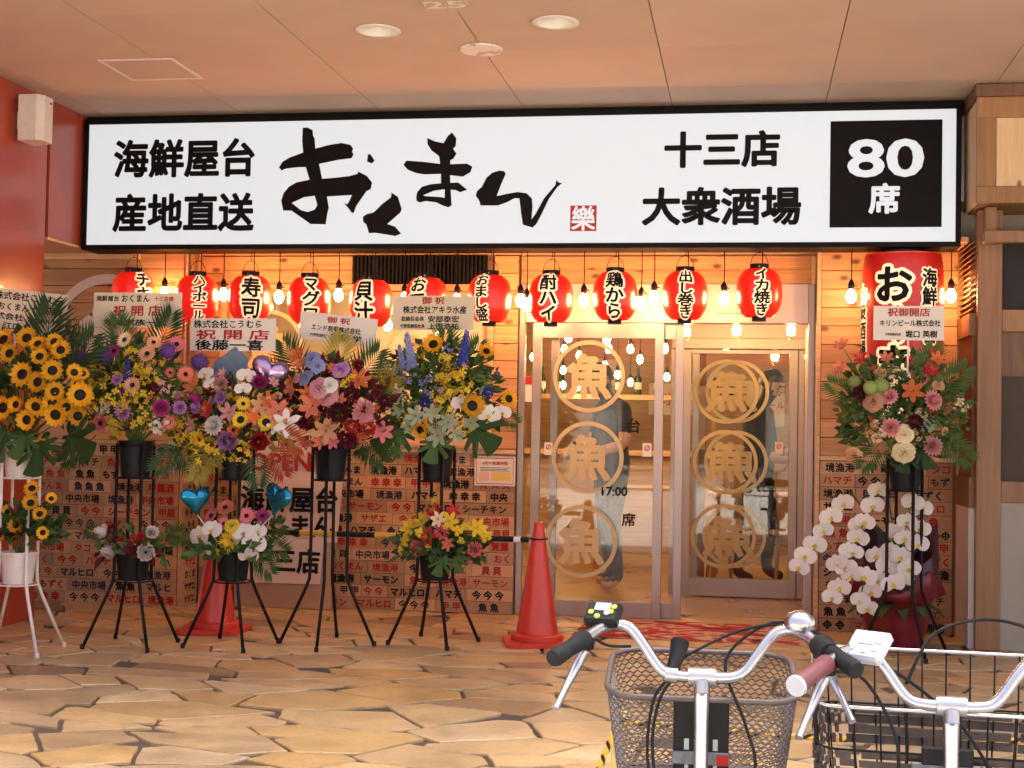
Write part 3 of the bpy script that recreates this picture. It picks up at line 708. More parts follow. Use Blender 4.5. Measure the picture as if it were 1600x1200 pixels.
# --- right wing
RX0, RX1, RY = 0.436, 1.30, -0.15
t = thing('right_plank_wall', 'knotty pine plank wall with printed boards below, behind the big lantern', 'wall', (.85, RY, 0))
mb = MB(); mb.box(RX0, RX1, RY + .002, 0.08, 0, 2.44); mb.build('wall_core', 'dark_wood', t)
planks(t, RX0 + .03, RX1, 1.105, 2.40, RY, 0.118)
mb = MB(); mb.box(RX0, RX0 + .028, RY - .03, RY, 0, 2.403, .003); mb.build('corner_post', 'pine_trim', t)
mb = MB(); mb.box(RX0 + .0285, RX1, RY - .03, RY, 1.075, 1.103, .003); mb.build('dado_rail', 'pine_trim', t)
plates(t, RX0 + .03, RX1 - .02, 0, 1.073, RY, 13, 34)
# --- side screen at the far right with louvre, then the neighbour's front
t = thing('side_screen', 'wood framed side screen with slatted louvre next to big lantern', 'screen', (1.32, -.4, 0))
mb = MB(); mb.box(1.302, 1.34, -.66, RY, 0, .82, 0); mb.build('lower_panel', 'plaster', t)
mb = MB(); mb.box(1.302, 1.34, -.66, RY, .821, 1.0); mb.build('mid_rail', 'pine_post', t)
mb = MB(); mb.box(1.315, 1.34, -.66, RY, 1.0005, 1.84); mb.build('upper_panel', simple('brown_panel', (0.20, 0.085, 0.035), 0.6), t)
mb = MB(); mb.box(1.296, 1.34, -.66, RY, 1.841, 1.97); mb.build('mid_rail', 'pine_post', t)
mb = MB(); mb.box(1.33, 1.34, -.66, RY, 1.9705, 2.42); mb.build('louvre_back', 'dark_wood', t)
for i in range(13):
    z = 1.985 + i * .033; mb = MB(); mb.obox((1.315, -.405, z + .012), (.012, 0, .009), (0, .24, 0), (-.002, 0, .003)); mb.build('slat', 'pine_post', t)
mb = MB(); mb.box(1.298, 1.34, RY - .045, RY - .0005, 1.9705, 2.42); mb.build('stile', 'pine_post', t)
t = thing('neighbour_front', 'timber framed front of the neighbouring shop with dark window', 'shop front', (2.2, -.7, 0))
mb = MB(); mb.box(1.334, 1.472, -.72, -.60, 0, 2.575, .004); mb.build('post', 'pine_post', t)
mb = MB(); mb.box(1.4725, 3.6, -.70, -.62, 0, .86); mb.build('lower_panel', 'grey_panel', t)
mb = MB(); mb.box(1.4725, 3.6, -.71, -.60, .861, .985, .004); mb.build('rail', 'pine_post', t)
mb = MB(); mb.box(1.4725, 3.6, -.67, -.66, .9855, 1.60); mb.build('lower_pane', simple('smoked_pane', (0.075, 0.06, 0.045), .6, var=.1, spec=.15), t)
mb = MB(); mb.box(1.4725, 3.6, -.71, -.60, 1.86, 1.99, .004); mb.build('rail', 'pine_post', t)
mb = MB(); mb.box(1.4725, 3.6, -.68, -.66, 1.60, 1.8595); mb.build('brown_band', 'dark_wood', t)
mb = MB(); mb.box(1.4725, 3.6, -.67, -.66, 1.9905, 2.45); mb.build('upper_pane', 'dark_pane', t)
mb = MB(); mb.box(1.34, 3.6, -.90, -.82, 2.36, 2.43, .004); mb.build('front_rail', 'pine_post', t)
mb = MB(); mb.box(1.36, 1.42, -.8195, -.70, 2.37, 2.575); mb.build('bracket', 'pine_post', t)
# its projecting sign box
bx0 = 1.285
mb = MB(); mb.box(bx0 + .03, 3.6, -.93, -.45, 2.585, 3.19); mb.build('box_core', 'pine_post', t)
mb = MB(); mb.box(bx0 - .01, 3.6, -.97, -.43, 3.1905, 3.262, .003); mb.build('box_cap', 'dark_wood', t)
mb = MB(); mb.box(bx0, 3.6, -.955, -.9305, 3.07, 3.19, .003); mb.build('box_rail', 'pine_post', t)
mb = MB(); mb.box(bx0, 3.6, -.955, -.9305, 2.578, 2.675, .003); mb.build('box_rail', 'pine_post', t)
mb = MB(); mb.box(bx0, bx0 + .105, -.955, -.9305, 2.6755, 3.0695, .003); mb.build('box_stile', 'pine_post', t)
for i in range(4):
    a = bx0 + .108 + i * .40; mb = MB(); mb.box(a, a + .396, -.947, -.9305, 2.6755, 3.0695, .003); mb.build('panel_board', 'pine_panel', t)
for i, (a, b) in enumerate(((-.92, -.70), (-.698, -.46))):
    mb = MB(); mb.box(bx0 + .004, bx0 + .029, a, b, 2.59, 3.18, .003); mb.build('side_board', 'pine_panel', t)

# ================================================================== shop interior seen through the glass
def room(name, lab, cat, a, mat):
    mb = MB(); mb.box(*a); return tag(mb.build(name, mat), lab, cat)
room('room_back_wall', 'pale wood back wall deep inside the shop', 'wall', (-4.2, 2.6, 6.9, 7.0, .003, 2.7), 'room_wood')
room('room_side_wall', 'wood wall inside the shop behind the plank wall', 'wall', (-4.2, -4.1, .12, 6.89, .003, 2.7), 'room_wood')
room('brightening_partition', 'added cream plaster partition that brightens the view through the window', 'wall', (-4.09, -1.9, 2.3, 2.38, .003, 2.7), 'plaster')  # pale wall added so the room behind the window looks bright
room('room_end_wall', 'plaster wall inside the shop behind the right wing', 'wall', (2.5, 2.6, .12, 6.89, .003, 2.7), 'plaster')
room('room_front_lining', 'plaster lining inside above the glass doors', 'wall', (-1.5, 2.49, .16, .2, 2.41, 2.7), 'plaster')
mb = MB(); mb.box(-4.2, 2.6, .105, 7.0, 2.701, 2.76); struct('room_ceiling', mb, 'room_wood')
def hanging(nm, parentless=True): pass
def bulb_parts(t, x, y, z, ztop, r=.032, glow='bulb_glow', cage=False):
    """glass bulb hanging mouth up from a socket on a cord; z = bulb centre"""
    mb = MB(); mb.lathe([(0, -r * 1.25), (r * .5, -r * 1.12), (r * .88, -r * .6), (r, -.0), (r * .9, r * .55), (r * .55, r * 1.15), (r * .45, r * 1.5)], 12, (x, y, z)); mb.build('bulb', glow, t, True)
    mb = MB(); mb.lathe([(r * .5, r * 1.45), (r * .62, r * 1.5), (r * .66, r * 2.6), (r * .4, r * 3.1), (r * .2, r * 3.5)], 10, (x, y, z), cap0=True); so_ = mb.build('socket', 'black_plastic', t, True)
    mb = MB(); mb.tube([(x + r * .5, y, z + r * 2.2), (x + r * 1.1, y, z + r * 2.15)], .004, 6); mb.build('switch', 'black_plastic', so_)
    if ztop: mb = MB(); mb.tube([(x, y, z + r * 3.4), (x + .002, y, (z + ztop) / 2), (x, y, ztop)], .0035, 6); mb.build('cord', 'black_plastic', t)
    if cage:
        mb = MB()
        for k in range(6):
            a = PI * k / 3; mb.tube([(x + q * math.cos(a), y + q * math.sin(a), z + h) for q, h in ((r * .6, r * 1.8), (r * 1.7, r * .6), (r * 1.7, -r * 1.2), (r * .5, -r * 2.2))], .0018, 4)
        mb.build('wire_cage', simple('brass', (.5, .3, .12), .3, metal=.9) if 'brass' not in M else 'brass', t)
spots = [(-3.3, .9), (-2.75, 1.3), (-2.25, .8), (-1.85, 1.5), (-3.05, 1.7), (-2.45, 1.8), (-1.5, 2.6), (-1.25, 3.4), (-.75, 3.8), (-1.35, 4.6), (-.9, 5.4), (.2, 3.2), (-.2, 4.6), (.6, 5.0), (-3.2, 4.6), (-2.2, 5.2), (1.4, 4.2), (1.2, 2.4)]
for px, py, Y in ((882, 546, 3.0), (905, 556, 3.6), (985, 546, 2.8), (1000, 562, 3.3), (880, 579, 4.2), (965, 586, 3.9), (985, 598, 4.6), (880, 602, 5.2), (902, 605, 5.0), (1042, 590, 4.0), (945, 572, 3.4)):  # bulbs set along streaks in the door glass, partly reflections of outside bulbs
    q = onY(px, py, Y); spots.append((q.x, Y, q.z))
for i, sp_ in enumerate(spots):
    x, y = sp_[:2]
    z = sp_[2] if len(sp_) > 2 else 1.98 + .1 * ((i * 7) % 5) / 5
    t = thing('room_bulb', 'bare glowing bulb hanging inside the shop, in rows that include modelled reflections', 'bulb', (x, y, z), 'bulbs hanging inside the shop')
    bulb_parts(t, x, y, z, 2.70, .034 if i < 10 else .028, 'room_glow')
for px, py, Y, lab in ((1072, 517, .35, 'caged bulb in the lobby by the sliding door jamb'), (1151, 516, .6, 'caged bulb in the middle of the lobby'), (1236, 516, .45, 'caged bulb in the lobby by the wood clad side wall'), (1211, 557, 1.9, 'caged bulb just behind the inner glass door')):
    c = onY(px, py, Y); t = thing('caged_bulb', lab, 'bulb', c, 'caged bulbs in the lobby'); bulb_parts(t, c.x, c.y, c.z, 2.40 if Y < 1.5 else 2.70, .03, 'bulb_glow', True)
# counter with shelf, tables, posters
t = thing('counter', 'wood service counter with a row of small lamps inside the shop', 'counter', (-1.0, 5.2, 0))
mb = MB(); mb.box(-2.3, -.3, 5.0, 5.6, .003, .98); mb.build('counter_body', 'room_wood', t)
mb = MB(); mb.box(-2.4, -.2, 4.92, 5.68, .981, 1.03, .005); mb.build('counter_top', 'pine_trim', t)
mb = MB(); mb.box(-2.3, -.3, 5.05, 5.4, 1.55, 1.60); mb.build('shelf', 'pine_trim', t)
for x in (-2.28, -1.3, -.34):
    mb = MB(); mb.box(x, x + .04, 5.1, 5.14, 1.0305, 1.5495); mb.build('shelf_post', 'pine_post', t)
for i in range(9):
    x = -2.1 + i * .2; t = thing('bottle', 'dark bottle standing on the shelf over the counter', 'bottle', (x, 5.22, 1.601), 'bottles on the counter shelf')
    mb = MB(); mb.lathe([(.035, 0), (.037, .02), (.037, .17), (.014, .22), (.013, .29)], 10, (x, 5.22, 1.601), True, True); mb.build('glass_body', simple('bottle_glass', (.02, .05, .02), .15) if 'bottle_glass' not in M else 'bottle_glass', t, True, auto=40)
    mb = MB(); mb.lathe([(.0385, .06), (.0385, .13)], 10, (x, 5.22, 1.601)); mb.build('bottle_label', 'paper', t)
for x, y, lab in ((-2.75, 1.5, 'wood table just inside the window'), (.1, 2.9, 'wood table behind the inner glass door'), (-.95, 3.5, 'wood table in the middle of the shop')):
    t = thing('table', lab, 'table', (x, y, 0))
    mb = MB(); mb.box(x - .4, x + .4, y - .3, y + .3, .70, .735, .005); mb.build('table_top', 'pine_trim', t)
    for sx in (-.35, .35):
        for sy in (-.25, .25):
            mb = MB(); mb.box(x + sx - .025, x + sx + .025, y + sy - .025, y + sy + .025, .003, .6995); mb.build('leg', 'room_wood', t)
for x, y, s in ((-2.9, 1.05, 1), (.35, 2.35, 1), (-.2, 2.35, 1)):
    t = thing('stool', 'round wood stool beside a table inside the shop', 'stool', (x, y, 0), 'stools inside the shop')
    mb = MB(); mb.lathe([(0, .45), (.15, .45), (.155, .435), (.15, .42), (0, .42)], 16, (x, y, 0)); mb.build('seat', 'pine_trim', t)
    for k in range(4):
        a = PI / 4 + PI / 2 * k; mb = MB(); mb.tube([(x + .10 * math.cos(a), y + .10 * math.sin(a), .419), (x + .14 * math.cos(a), y + .14 * math.sin(a), .004)], .014, 6); mb.build('leg', 'room_wood', t)
posters = [(-2.3, 2.27, 1.75, .34, .46, 'paper_pink'), (-2.9, 2.27, 1.6, .42, .3, 'paper'), (-.85, 6.87, 1.6, .5, .36, 'paper'), (-.25, 6.87, 1.7, .3, .42, 'paper_pink'), (.25, 6.87, 1.55, .36, .5, 'paper'), (-1.7, 6.87, 1.9, .5, .3, 'paper_pink'), (.9, 6.87, 1.5, .4, .55, 'paper'), (-2.9, 6.87, 1.7, .5, .4, 'paper'), (-3.5, 6.87, 1.5, .3, .42, 'paper_pink')]
rom_ = ['crab', 'fried chicken', 'sashimi', 'sushi', 'draft beer', 'clam soup', 'grilled fish', 'chuhai', 'skewers']
menu = ['かに', '唐揚', '刺身', '寿司', '生ビール', '貝汁', '焼魚', '酎ハイ', '串揚']
for i, (x, y, z, w2, h2, mt) in enumerate(posters):
    t = thing('wall_poster', f'menu poster reading {rom_[i]} on a wall inside the shop', 'poster', (x, y, z - h2 / 2), 'menu posters on the back wall')
    mb = MB(); mb.box(x - w2 / 2, x + w2 / 2, y + .015, y + .025, z - h2 / 2, z + h2 / 2); mb.build('sheet', mt, t)
    inst('print', text_mesh(menu[i], .09 if len(menu[i]) > 2 else .15, 'ink' if i % 2 else 'red_ink', .02, 1), t, (x, y + .013, z))
# noren-like red cloth strip and white appliance near the inner door
t = thing('refrigerator', 'white upright refrigerator behind the inner door', 'refrigerator', (.75, 3.6, 0))
mb = MB(); mb.box(.55, 1.15, 3.4, 4.0, .01, 1.75, .02); mb.build('cabinet', 'white_enamel', t)
mb = MB(); mb.box(.555, 1.145, 3.375, 3.399, .75, 1.74, .006); d_ = mb.build('refrigerator_door', 'white_enamel', t)
mb = MB(); mb.tube([(.60, 3.35, .9), (.60, 3.35, 1.3)], .01, 6); mb.build('handle', 'silver', d_)
mb = MB(); mb.box(.555, 1.145, 3.375, 3.399, .05, .74, .006); mb.build('refrigerator_door', 'white_enamel', t)
t = thing('interior_post', 'square wood post standing behind the inner door', 'post', (-.36, 2.0, 0))
mb = MB(); mb.box(-.40, -.31, 1.95, 2.04, .003, 2.70, .004); mb.build('shaft', 'pine_post', t)
mb = MB(); mb.box(-.395, -.315, 1.946, 1.9495, 1.1, 1.6); mb.build('pasted_sheet', 'paper_pink', t)
# ================================================================== lanterns and bulbs under the sign
LYY = -0.445
def lprof(z, R, H, sq=2.5):
    """lantern radius at height z from the middle (superellipse, cut at the caps)"""
    k = min(1.0, abs(z) / (H / 2) * 0.88); return R * (1 - k ** sq) ** (1 / sq)
def lantern_body(c, R, H, ribs, seg=28, sq=2.5):
    prof = []
    for i in range(ribs * 2 + 1):
        z = -H / 2 + H * i / (ribs * 2); prof.append((lprof(z, R, H, sq) - (0.0036 if i % 2 else 0) * (R / .15), z))
    mb = MB(); mb.lathe(prof, seg, c); return mb
def wrap_text(t, s, c, R, H, mat, em, bold, ang, zoff=0.0, push=0.0, gap=.98, sq=2.5, wd=None, name='lettering', vertical=True):
    """lettering wrapped on the lantern's round face, cut fine enough to follow it"""
    V, Fc, W0, H0 = glyphs(s, bold, 2, 1.0, vertical, gap)
    bm = bmesh.new(); vv = [bm.verts.new((x * em * (wd or 1), d * .0002, z * em)) for x, z, d in V]
    for f in Fc:
        try: bm.faces.new([vv[i] for i in f])
        except ValueError: pass
    step = R * .16
    for ax, lim in ((0, W0 * em * (wd or 1) / 2), (2, H0 * em / 2)):
        n = int(lim / step)
        for k in range(-n, n + 1):
            co = [0, 0, 0]; co[ax] = k * step + .0003; no = [0, 0, 0]; no[ax] = 1
            bmesh.ops.bisect_plane(bm, geom=bm.verts[:] + bm.edges[:] + bm.faces[:], plane_co=co, plane_no=no, dist=1e-6)
    for v in bm.verts:
        z = v.co.z + zoff; a = ang + v.co.x / R; rr = lprof(z, R, H, sq) + .0015 + push + v.co.y
        v.co = (c[0] + rr * math.sin(a), c[1] - rr * math.cos(a), c[2] + z)
    mb = MB(); bm.verts.index_update(); mb.add([v.co[:] for v in bm.verts], [[v.index for v in f.verts] for f in bm.faces]); bm.free()
    return mb.build(name, mat, t)
LANT = [(208, 461, 'チキン', 30, 'chikin'), (308, 467, 'ハイボール', 6, 'highball'), (391, 467, '寿司', 2, 'sushi'), (483, 470, 'マグロ', 5, 'maguro'), (580, 474, '貝汁', -22, 'kaijiru'), (666, 471, 'おでん', -24, 'oden'),
        (765, 467, 'おまし盛', -24, 'omashi'), (861, 467, '酎ハイ', -8, 'chuhai'), (961, 463, '鶏から', -2, 'torikara'), (1070, 462, '出し巻き', 2, 'dashimaki'), (1186, 458, 'イカ焼き', 8, 'ikayaki')]
for px, py, s, ang, rom in LANT:
    c = onY(px, py, LYY); R, H = .143, .295
    t = thing('paper_lantern', f'red paper lantern lettered {rom} hanging under the sign', 'lantern', (c.x, c.y, c.z - H / 2), 'small red lanterns hanging in a row')
    tw = -math.atan2(c.x, CAM_D + LYY)
    body = lantern_body(c, R, H, 17).build('paper_shade', 'lantern_red', t, True)
    for z0, r_, h_ in ((H / 2 - .002, .058, .034), (-H / 2 - .028, .044, .030)):
        mb = MB(); mb.lathe([(r_ * .8, z0), (r_, z0), (r_, z0 + h_), (r_ * .8, z0 + h_)], 20, c, True, True); mb.build('cap_ring', 'black_plastic', t, True, auto=40)
    n = len(s); em = {2: .138, 3: .105, 4: .082, 5: .070}[n]; gp = {2: .98, 3: .93, 4: .90, 5: .84}[n]; wk = {2: 1.0, 3: 1.15, 4: 1.25, 5: 1.4}[n]; a = -tw * 0 + rad(ang) + math.atan2(-c.x, CAM_D + LYY)
    wrap_text(t, s, c, R, H, 'lantern_cream', em, .15, a, .0, .0, gp, 2.5, wk)
    wrap_text(t, s, c, R, H, 'ink', em, .03, a, .0, .0012, gp, 2.5, wk)
    top = c.z + H / 2 + .03
    mb = MB(); mb.tube([(c.x + .055 * math.cos(k), c.y, top - .01 + .085 * math.sin(k)) for k in [PI * i / 10 for i in range(11)]], .0022, 5); mb.build('wire_handle', 'black_metal', t)
    mb = MB(); mb.tube([(c.x, c.y, top + .07), (c.x + .006, c.y, top + .10), (c.x, c.y, SOF + .001)], .0025, 5); mb.build('hook_wire', 'black_metal', t)
    mb = MB(); mb.tube([(c.x + .02, c.y + .01, top - .02), (c.x + .018, c.y + .01, SOF + .001)], .0035, 5); mb.build('power_cord', 'black_plastic', t)
    mb = MB(); mb.lathe([(.006, .0), (.004, .004), (0, .005)], 8, (0, 0, 0)); me = mb.mesh('rivet', 'chrome'); inst('rivet', me, t, (c.x, c.y - .0585, c.z + H / 2 + .014), (PI / 2, 0, 0))
# tall lantern on the right
c0, c1 = onY(1411, 398, -.45), onY(1411, 640, -.45); R, H = .245, 1.02
c = Vector((c0.x, -.45, c0.z - H / 2 - .005))
t = thing('tall_paper_lantern', 'tall red paper lantern with big black letters in front of the pine wall', 'lantern', (c.x, c.y, c.z - H / 2))
lantern_body(c, R, H, 40, 36, 7.0).build('paper_shade', 'lantern_big', t, True)
for z0, h_ in ((H / 2 - .004, .03), (-H / 2 - .026, .03)):
    mb = MB(); mb.lathe([(.10, z0), (.135, z0), (.135, z0 + h_), (.10, z0 + h_)], 24, c, True, True); mb.build('cap_ring', 'black_plastic', t, True, auto=40)
a0 = math.atan2(-c.x, CAM_D - .42)
for s, em, a, z, b1, b2, g in (('おくまん', .235, -13, -.04, .12, .035, 1.0), ('海鮮屋台', .115, 40, .185, .12, .035, .98), ('大衆酒場', .115, -72, .10, .12, .035, .98)):
    wrap_text(t, s, c, R, H, 'lantern_cream', em, b1, a0 + rad(a), z, 0, g, 7.0); wrap_text(t, s, c, R, H, 'ink', em, b2, a0 + rad(a), z, .0012, g, 7.0)
mb = MB(); mb.tube([(c.x, c.y, c.z + H / 2), (c.x, c.y, SOF + .001)], .004, 5); mb.build('hook_wire', 'black_metal', t)
# bare bulbs between the lanterns
BL = [(257, 459, 'chikin and highball lanterns'), (349, 461, 'highball and sushi lanterns'), (436, 465, 'sushi and maguro lanterns'), (529, 462, 'maguro and kaijiru lanterns'), (632, 468, 'kaijiru and oden lanterns'), (714, 470, 'oden and omashi lanterns'), (813, 471, 'omashi lantern and its twin bulb'),
      (823, 477, 'its twin bulb and chuhai lantern'), (912, 470, 'chuhai and torikara lanterns'), (1002, 475, 'torikara lantern and a higher bulb'), (1022, 466, 'a lower bulb and dashimaki lantern'), (1131, 467, 'dashimaki and ikayaki lanterns'), (1330, 464, 'ikayaki lantern and the tall lantern'), (1486, 463, 'tall lantern and the slatted louvre')]
for px, py, lab in BL:
    c = onY(px, py, LYY + (.02 if px % 2 else -.02)); t = thing('hanging_bulb', 'bare glowing bulb on a black cord between ' + lab, 'bulb', (c.x, c.y, c.z - .04), 'bare bulbs hanging between the lanterns')
    bulb_parts(t, c.x, c.y, c.z, SOF + .001, .031)

# ================================================================== flowers: shared meshes
FC = {}
def fmat(nm, col, **k):
    k.setdefault('rough', .62)
    if nm not in M: leafmat(nm, col, **k)
    return nm
fmat('petal_sun', (.80, .40, .015), var=.3); fmat('disc_dark', (.012, .006, .003), trans=0)
fmat('petal_pink', (.72, .20, .22)); fmat('petal_peach', (.80, .42, .22)); fmat('petal_cream', (.80, .66, .40)); fmat('petal_lilac', (.50, .24, .50)); fmat('petal_magenta', (.45, .05, .22))
fmat('petal_white', (.80, .76, .68), var=.1); fmat('petal_blue', (.05, .08, .42)); fmat('petal_paleblue', (.28, .32, .55)); fmat('petal_purple', (.16, .08, .30)); fmat('petal_red', (.48, .03, .03)); fmat('petal_orange', (.75, .18, .06))
fmat('petal_yellow', (.78, .56, .04)); fmat('petal_burgundy', (.14, .012, .03)); fmat('petal_coral', (.74, .22, .14)); fmat('petal_rose', (.72, .34, .34)); fmat('petal_green', (.28, .38, .10))
fmat('leaf_dark', (.030, .068, .016), trans=.1, rough=.5); fmat('leaf_mid', (.065, .125, .028), trans=.15); fmat('leaf_light', (.13, .20, .05), trans=.2); fmat('leaf_gold', (.34, .30, .05)); fmat('leaf_red', (.36, .07, .03)); fmat('leaf_burgundy', (.10, .012, .016)); fmat('leaf_pale', (.38, .46, .30), var=.2)
fmat('stem_green', (.07, .13, .03), trans=0)
fr_ = random.Random(3)
def petal(mb, a, r0, r1, wd, cup, tip=0.0, n=3, pinch=.5, twist=0.0):
    """one petal from the flower axis outwards; axis +Z, cup lifts the tip"""
    ca, sa = math.cos(a), math.sin(a); L = []; Rr = []
    for i in range(n + 1):
        k = i / n; r = r0 + (r1 - r0) * k; w2 = wd * (math.sin(PI * (0.12 + 0.80 * k)) ** .8) * (1 if k < 1 else pinch); z = cup * k * k + tip * k ** 4
        for s, arr in ((-1, L), (1, Rr)): arr.append((r * ca - s * w2 * sa, r * sa + s * w2 * ca, z + s * twist * w2 + abs(w2) * .12))
    b = []
    for i in range(n): b.append((2 * i, 2 * i + 1, 2 * i + 3, 2 * i + 2))
    mb.add([p for pr in zip(L, Rr) for p in pr], b)
def F_sun():
    mb = MB()
    for lay, (n, r1, cup) in enumerate(((15, 1.0, .18), (14, .88, .32))):
        for i in range(n): petal(mb, 2 * PI * (i + lay * .5) / n + fr_.uniform(-.1, .1), .36, r1 * fr_.uniform(.88, 1.05), .17, cup + fr_.uniform(-.1, .1), 0, 3, .25, fr_.uniform(-.3, .3))
    ce = MB(); ce.lathe([(0, .14), (.2, .17), (.36, .12), (.42, .0), (.3, -.1), (0, -.14)], 14); return mb, ce
def F_gerb():
    mb = MB()
    for lay, (n, r1, cup) in enumerate(((20, 1.0, .12), (16, .78, .22), (12, .5, .2))):
        for i in range(n): petal(mb, 2 * PI * (i + lay * .5) / n, .12, r1 * fr_.uniform(.9, 1.04), .135, cup, 0, 3, .55)
    ce = MB(); ce.lathe([(0, .2), (.16, .19), (.26, .1), (.24, 0)], 12); return mb, ce
def F_dahlia():
    mb = MB()
    for lay in range(6):
        n = 16 - lay * 2; r1 = 1 - lay * .14; el = .08 + lay * .16
        for i in range(n): petal(mb, 2 * PI * (i + lay * .5) / n, .08, r1, .19, el, .05, 3, .45)
    return mb, None
def F_peony():
    mb = MB()
    for lay in range(6):
        n = 6 + (5 - lay); r1 = (1 - lay * .13)
        for i in range(n):
            a = 2 * PI * (i + lay * .37) / n; petal(mb, a, .1, r1 * fr_.uniform(.8, 1.0), .38 - lay * .03, .12 + lay * .22 + fr_.uniform(0, .1), .2, 4, .8, fr_.uniform(-.2, .2))
    return mb, None
def F_rose():
    mb = MB()
    mb.lathe([(.03, .2), (.09, .5), (.10, .64), (.05, .67), (.0, .64)], 8)
    for lay in range(7):
        n = 5; rr = .14 + lay * .135
        for i in range(n):
            a0 = 2 * PI * (i + lay * .43) / n; ring_ = []
            for k in range(4):
                a = a0 + (k - 1.5) * .42
                ring_ += [((rr * .55) * math.cos(a), (rr * .55) * math.sin(a), -.1), ((rr + .0) * math.cos(a), rr * math.sin(a), .62 - lay * .07 - (.08 if k in (0, 3) else 0)), ((rr + .05 + lay * .025) * math.cos(a), (rr + .05 + lay * .025) * math.sin(a), .60 - lay * .09 - (.14 if k in (0, 3) else 0))]
            ring_ = [(x * (1 + fr_.uniform(-.10, .10)), y * (1 + fr_.uniform(-.10, .10)), z + fr_.uniform(-.09, .09) * (1 if z > 0 else 0)) for x, y, z in ring_]
            mb.add(ring_, [(k * 3 + q, k * 3 + 3 + q, k * 3 + 4 + q, k * 3 + 1 + q) for k in range(3) for q in (0, 1)])
    return mb, None
def F_carn():
    mb = MB()
    for i in range(70):
        u = fr_.random(); a = fr_.uniform(0, 2 * PI); el = math.acos(1 - u * 1.1); d = Vector((math.sin(el) * math.cos(a), math.sin(el) * math.sin(a), math.cos(el)))
        s1 = d.orthogonal().normalized(); s1.rotate(Matrix.Rotation(fr_.uniform(0, 6), 3, d)); s2 = d.cross(s1)
        b = d * .35; tp = d * fr_.uniform(.8, 1.0); w2 = .2
        mb.add([b, tp + s1 * w2 - d * .04, tp + s1 * w2 * .4 + s2 * .06 + d * .05, tp - s1 * w2 * .4 - s2 * .06 + d * .02, tp - s1 * w2 - d * .05], [(0, 1, 2), (0, 2, 3), (0, 3, 4)])
    return mb, None
def F_allium():
    mb = MB()
    for i in range(120):
        z = 1 - 2 * (i + .5) / 120; a = i * 2.39996; r = math.sqrt(1 - z * z); d = Vector((r * math.cos(a), r * math.sin(a), z)); s1 = d.orthogonal().normalized(); s1.rotate(Matrix.Rotation(i, 3, d)); s2 = d.cross(s1)
        for k in range(3):
            an = 2 * PI * k / 3; e = s1 * math.cos(an) + s2 * math.sin(an); f = d.cross(e); mb.add([d * .86, d * .95 + e * .09 + f * .045, d * 1.02 + e * .17, d * .95 + e * .09 - f * .045], [(0, 1, 2, 3)])
    ce = MB(); ce.lathe([(.83 * math.sin(PI * k / 8), -.83 * math.cos(PI * k / 8)) for k in range(9)], 12); return mb, ce
def F_lily():
    mb = MB()
    for lay in range(2):
        for i in range(3): petal(mb, 2 * PI * (i + lay * .5) / 3 + fr_.uniform(-.1, .1), .06, 1.0, .24, .75, -.38, 5, .12)
    ce = MB()
    for i in range(5): a = 2 * PI * i / 5; ce.tube([(0, 0, .1), (.18 * math.cos(a), .18 * math.sin(a), .55), (.25 * math.cos(a), .25 * math.sin(a), .72)], .02, 4)
    return mb, ce
def F_orchid():
    mb = MB()
    for a, r1, wd in ((PI / 2, .86, .33), (PI * 7 / 6, .82, .30), (PI * 11 / 6, .82, .30)): petal(mb, a, .06, r1, wd, .06, -.04, 5, .45)
    for a in (.12, PI - .12): petal(mb, a, .05, 1.0, .62, .14, -.05, 6, .62)
    ce = MB()
    petal(ce, -PI / 2, 0, .34, .14, .3, 0, 3, .5); petal(ce, -PI / 2 - .8, 0, .25, .1, .32, 0, 3, .5); petal(ce, -PI / 2 + .8, 0, .25, .1, .32, 0, 3, .5)
    return mb, ce
def F_spray():
    """loose spray of many small florets on thin stalks"""
    mb = MB()
    for i in range(34):
        a = fr_.uniform(0, 2 * PI); r = fr_.random() ** .6; z = fr_.uniform(-.5, .9); c_ = Vector((r * math.cos(a), r * math.sin(a), z)); d = (c_ + Vector((0, 0, .6))).normalized(); s1 = d.orthogonal().normalized(); s2 = d.cross(s1); q = .19 * fr_.uniform(.7, 1.2)
        for k in range(4):
            an = PI / 2 * k + i; e = s1 * math.cos(an) + s2 * math.sin(an); f = d.cross(e); mb.add([c_, c_ + (e + f * .6) * q * .7 + d * .03, c_ + e * q * 1.2, c_ + (e - f * .6) * q * .7 + d * .03], [(0, 1, 2, 3)])
    ce = MB()
    for i in range(7): a = 2 * PI * i / 7; ce.tube([(0, 0, -1.4), (.3 * math.cos(a), .3 * math.sin(a), -.3), (.75 * math.cos(a), .75 * math.sin(a), .5)], .012, 3)
    return mb, ce
def F_spike():
    mb = MB()
    for i in range(60):
        k = i / 60; a = i * 2.4; r = .26 * (1 - .72 * k); c_ = Vector((r * math.cos(a), r * math.sin(a), -1 + 2.1 * k)); d = Vector((math.cos(a), math.sin(a), .35)).normalized(); s1 = d.orthogonal().normalized(); s2 = d.cross(s1); q = .21 * (1 - .5 * k)
        for j in range(5):
            an = 2 * PI * j / 5 + i; e = s1 * math.cos(an) + s2 * math.sin(an); f = d.cross(e); mb.add([c_, c_ + (e + f * .55) * q * .7 + d * .04, c_ + e * q + d * .05, c_ + (e - f * .55) * q * .7 + d * .04], [(0, 1, 2, 3)])
    ce = MB(); ce.tube([(0, 0, -2), (0, 0, 1.05)], .03, 4); return mb, ce
def F_mum():
    mb = MB()
    for i in range(26): petal(mb, 2 * PI * i / 26, .1, fr_.uniform(.85, 1.05), .07, fr_.uniform(.0, .5), 0, 3, .5)
    for i in range(14): petal(mb, 2 * PI * i / 14, .05, .6, .07, .5, 0, 3, .5)
    return mb, None
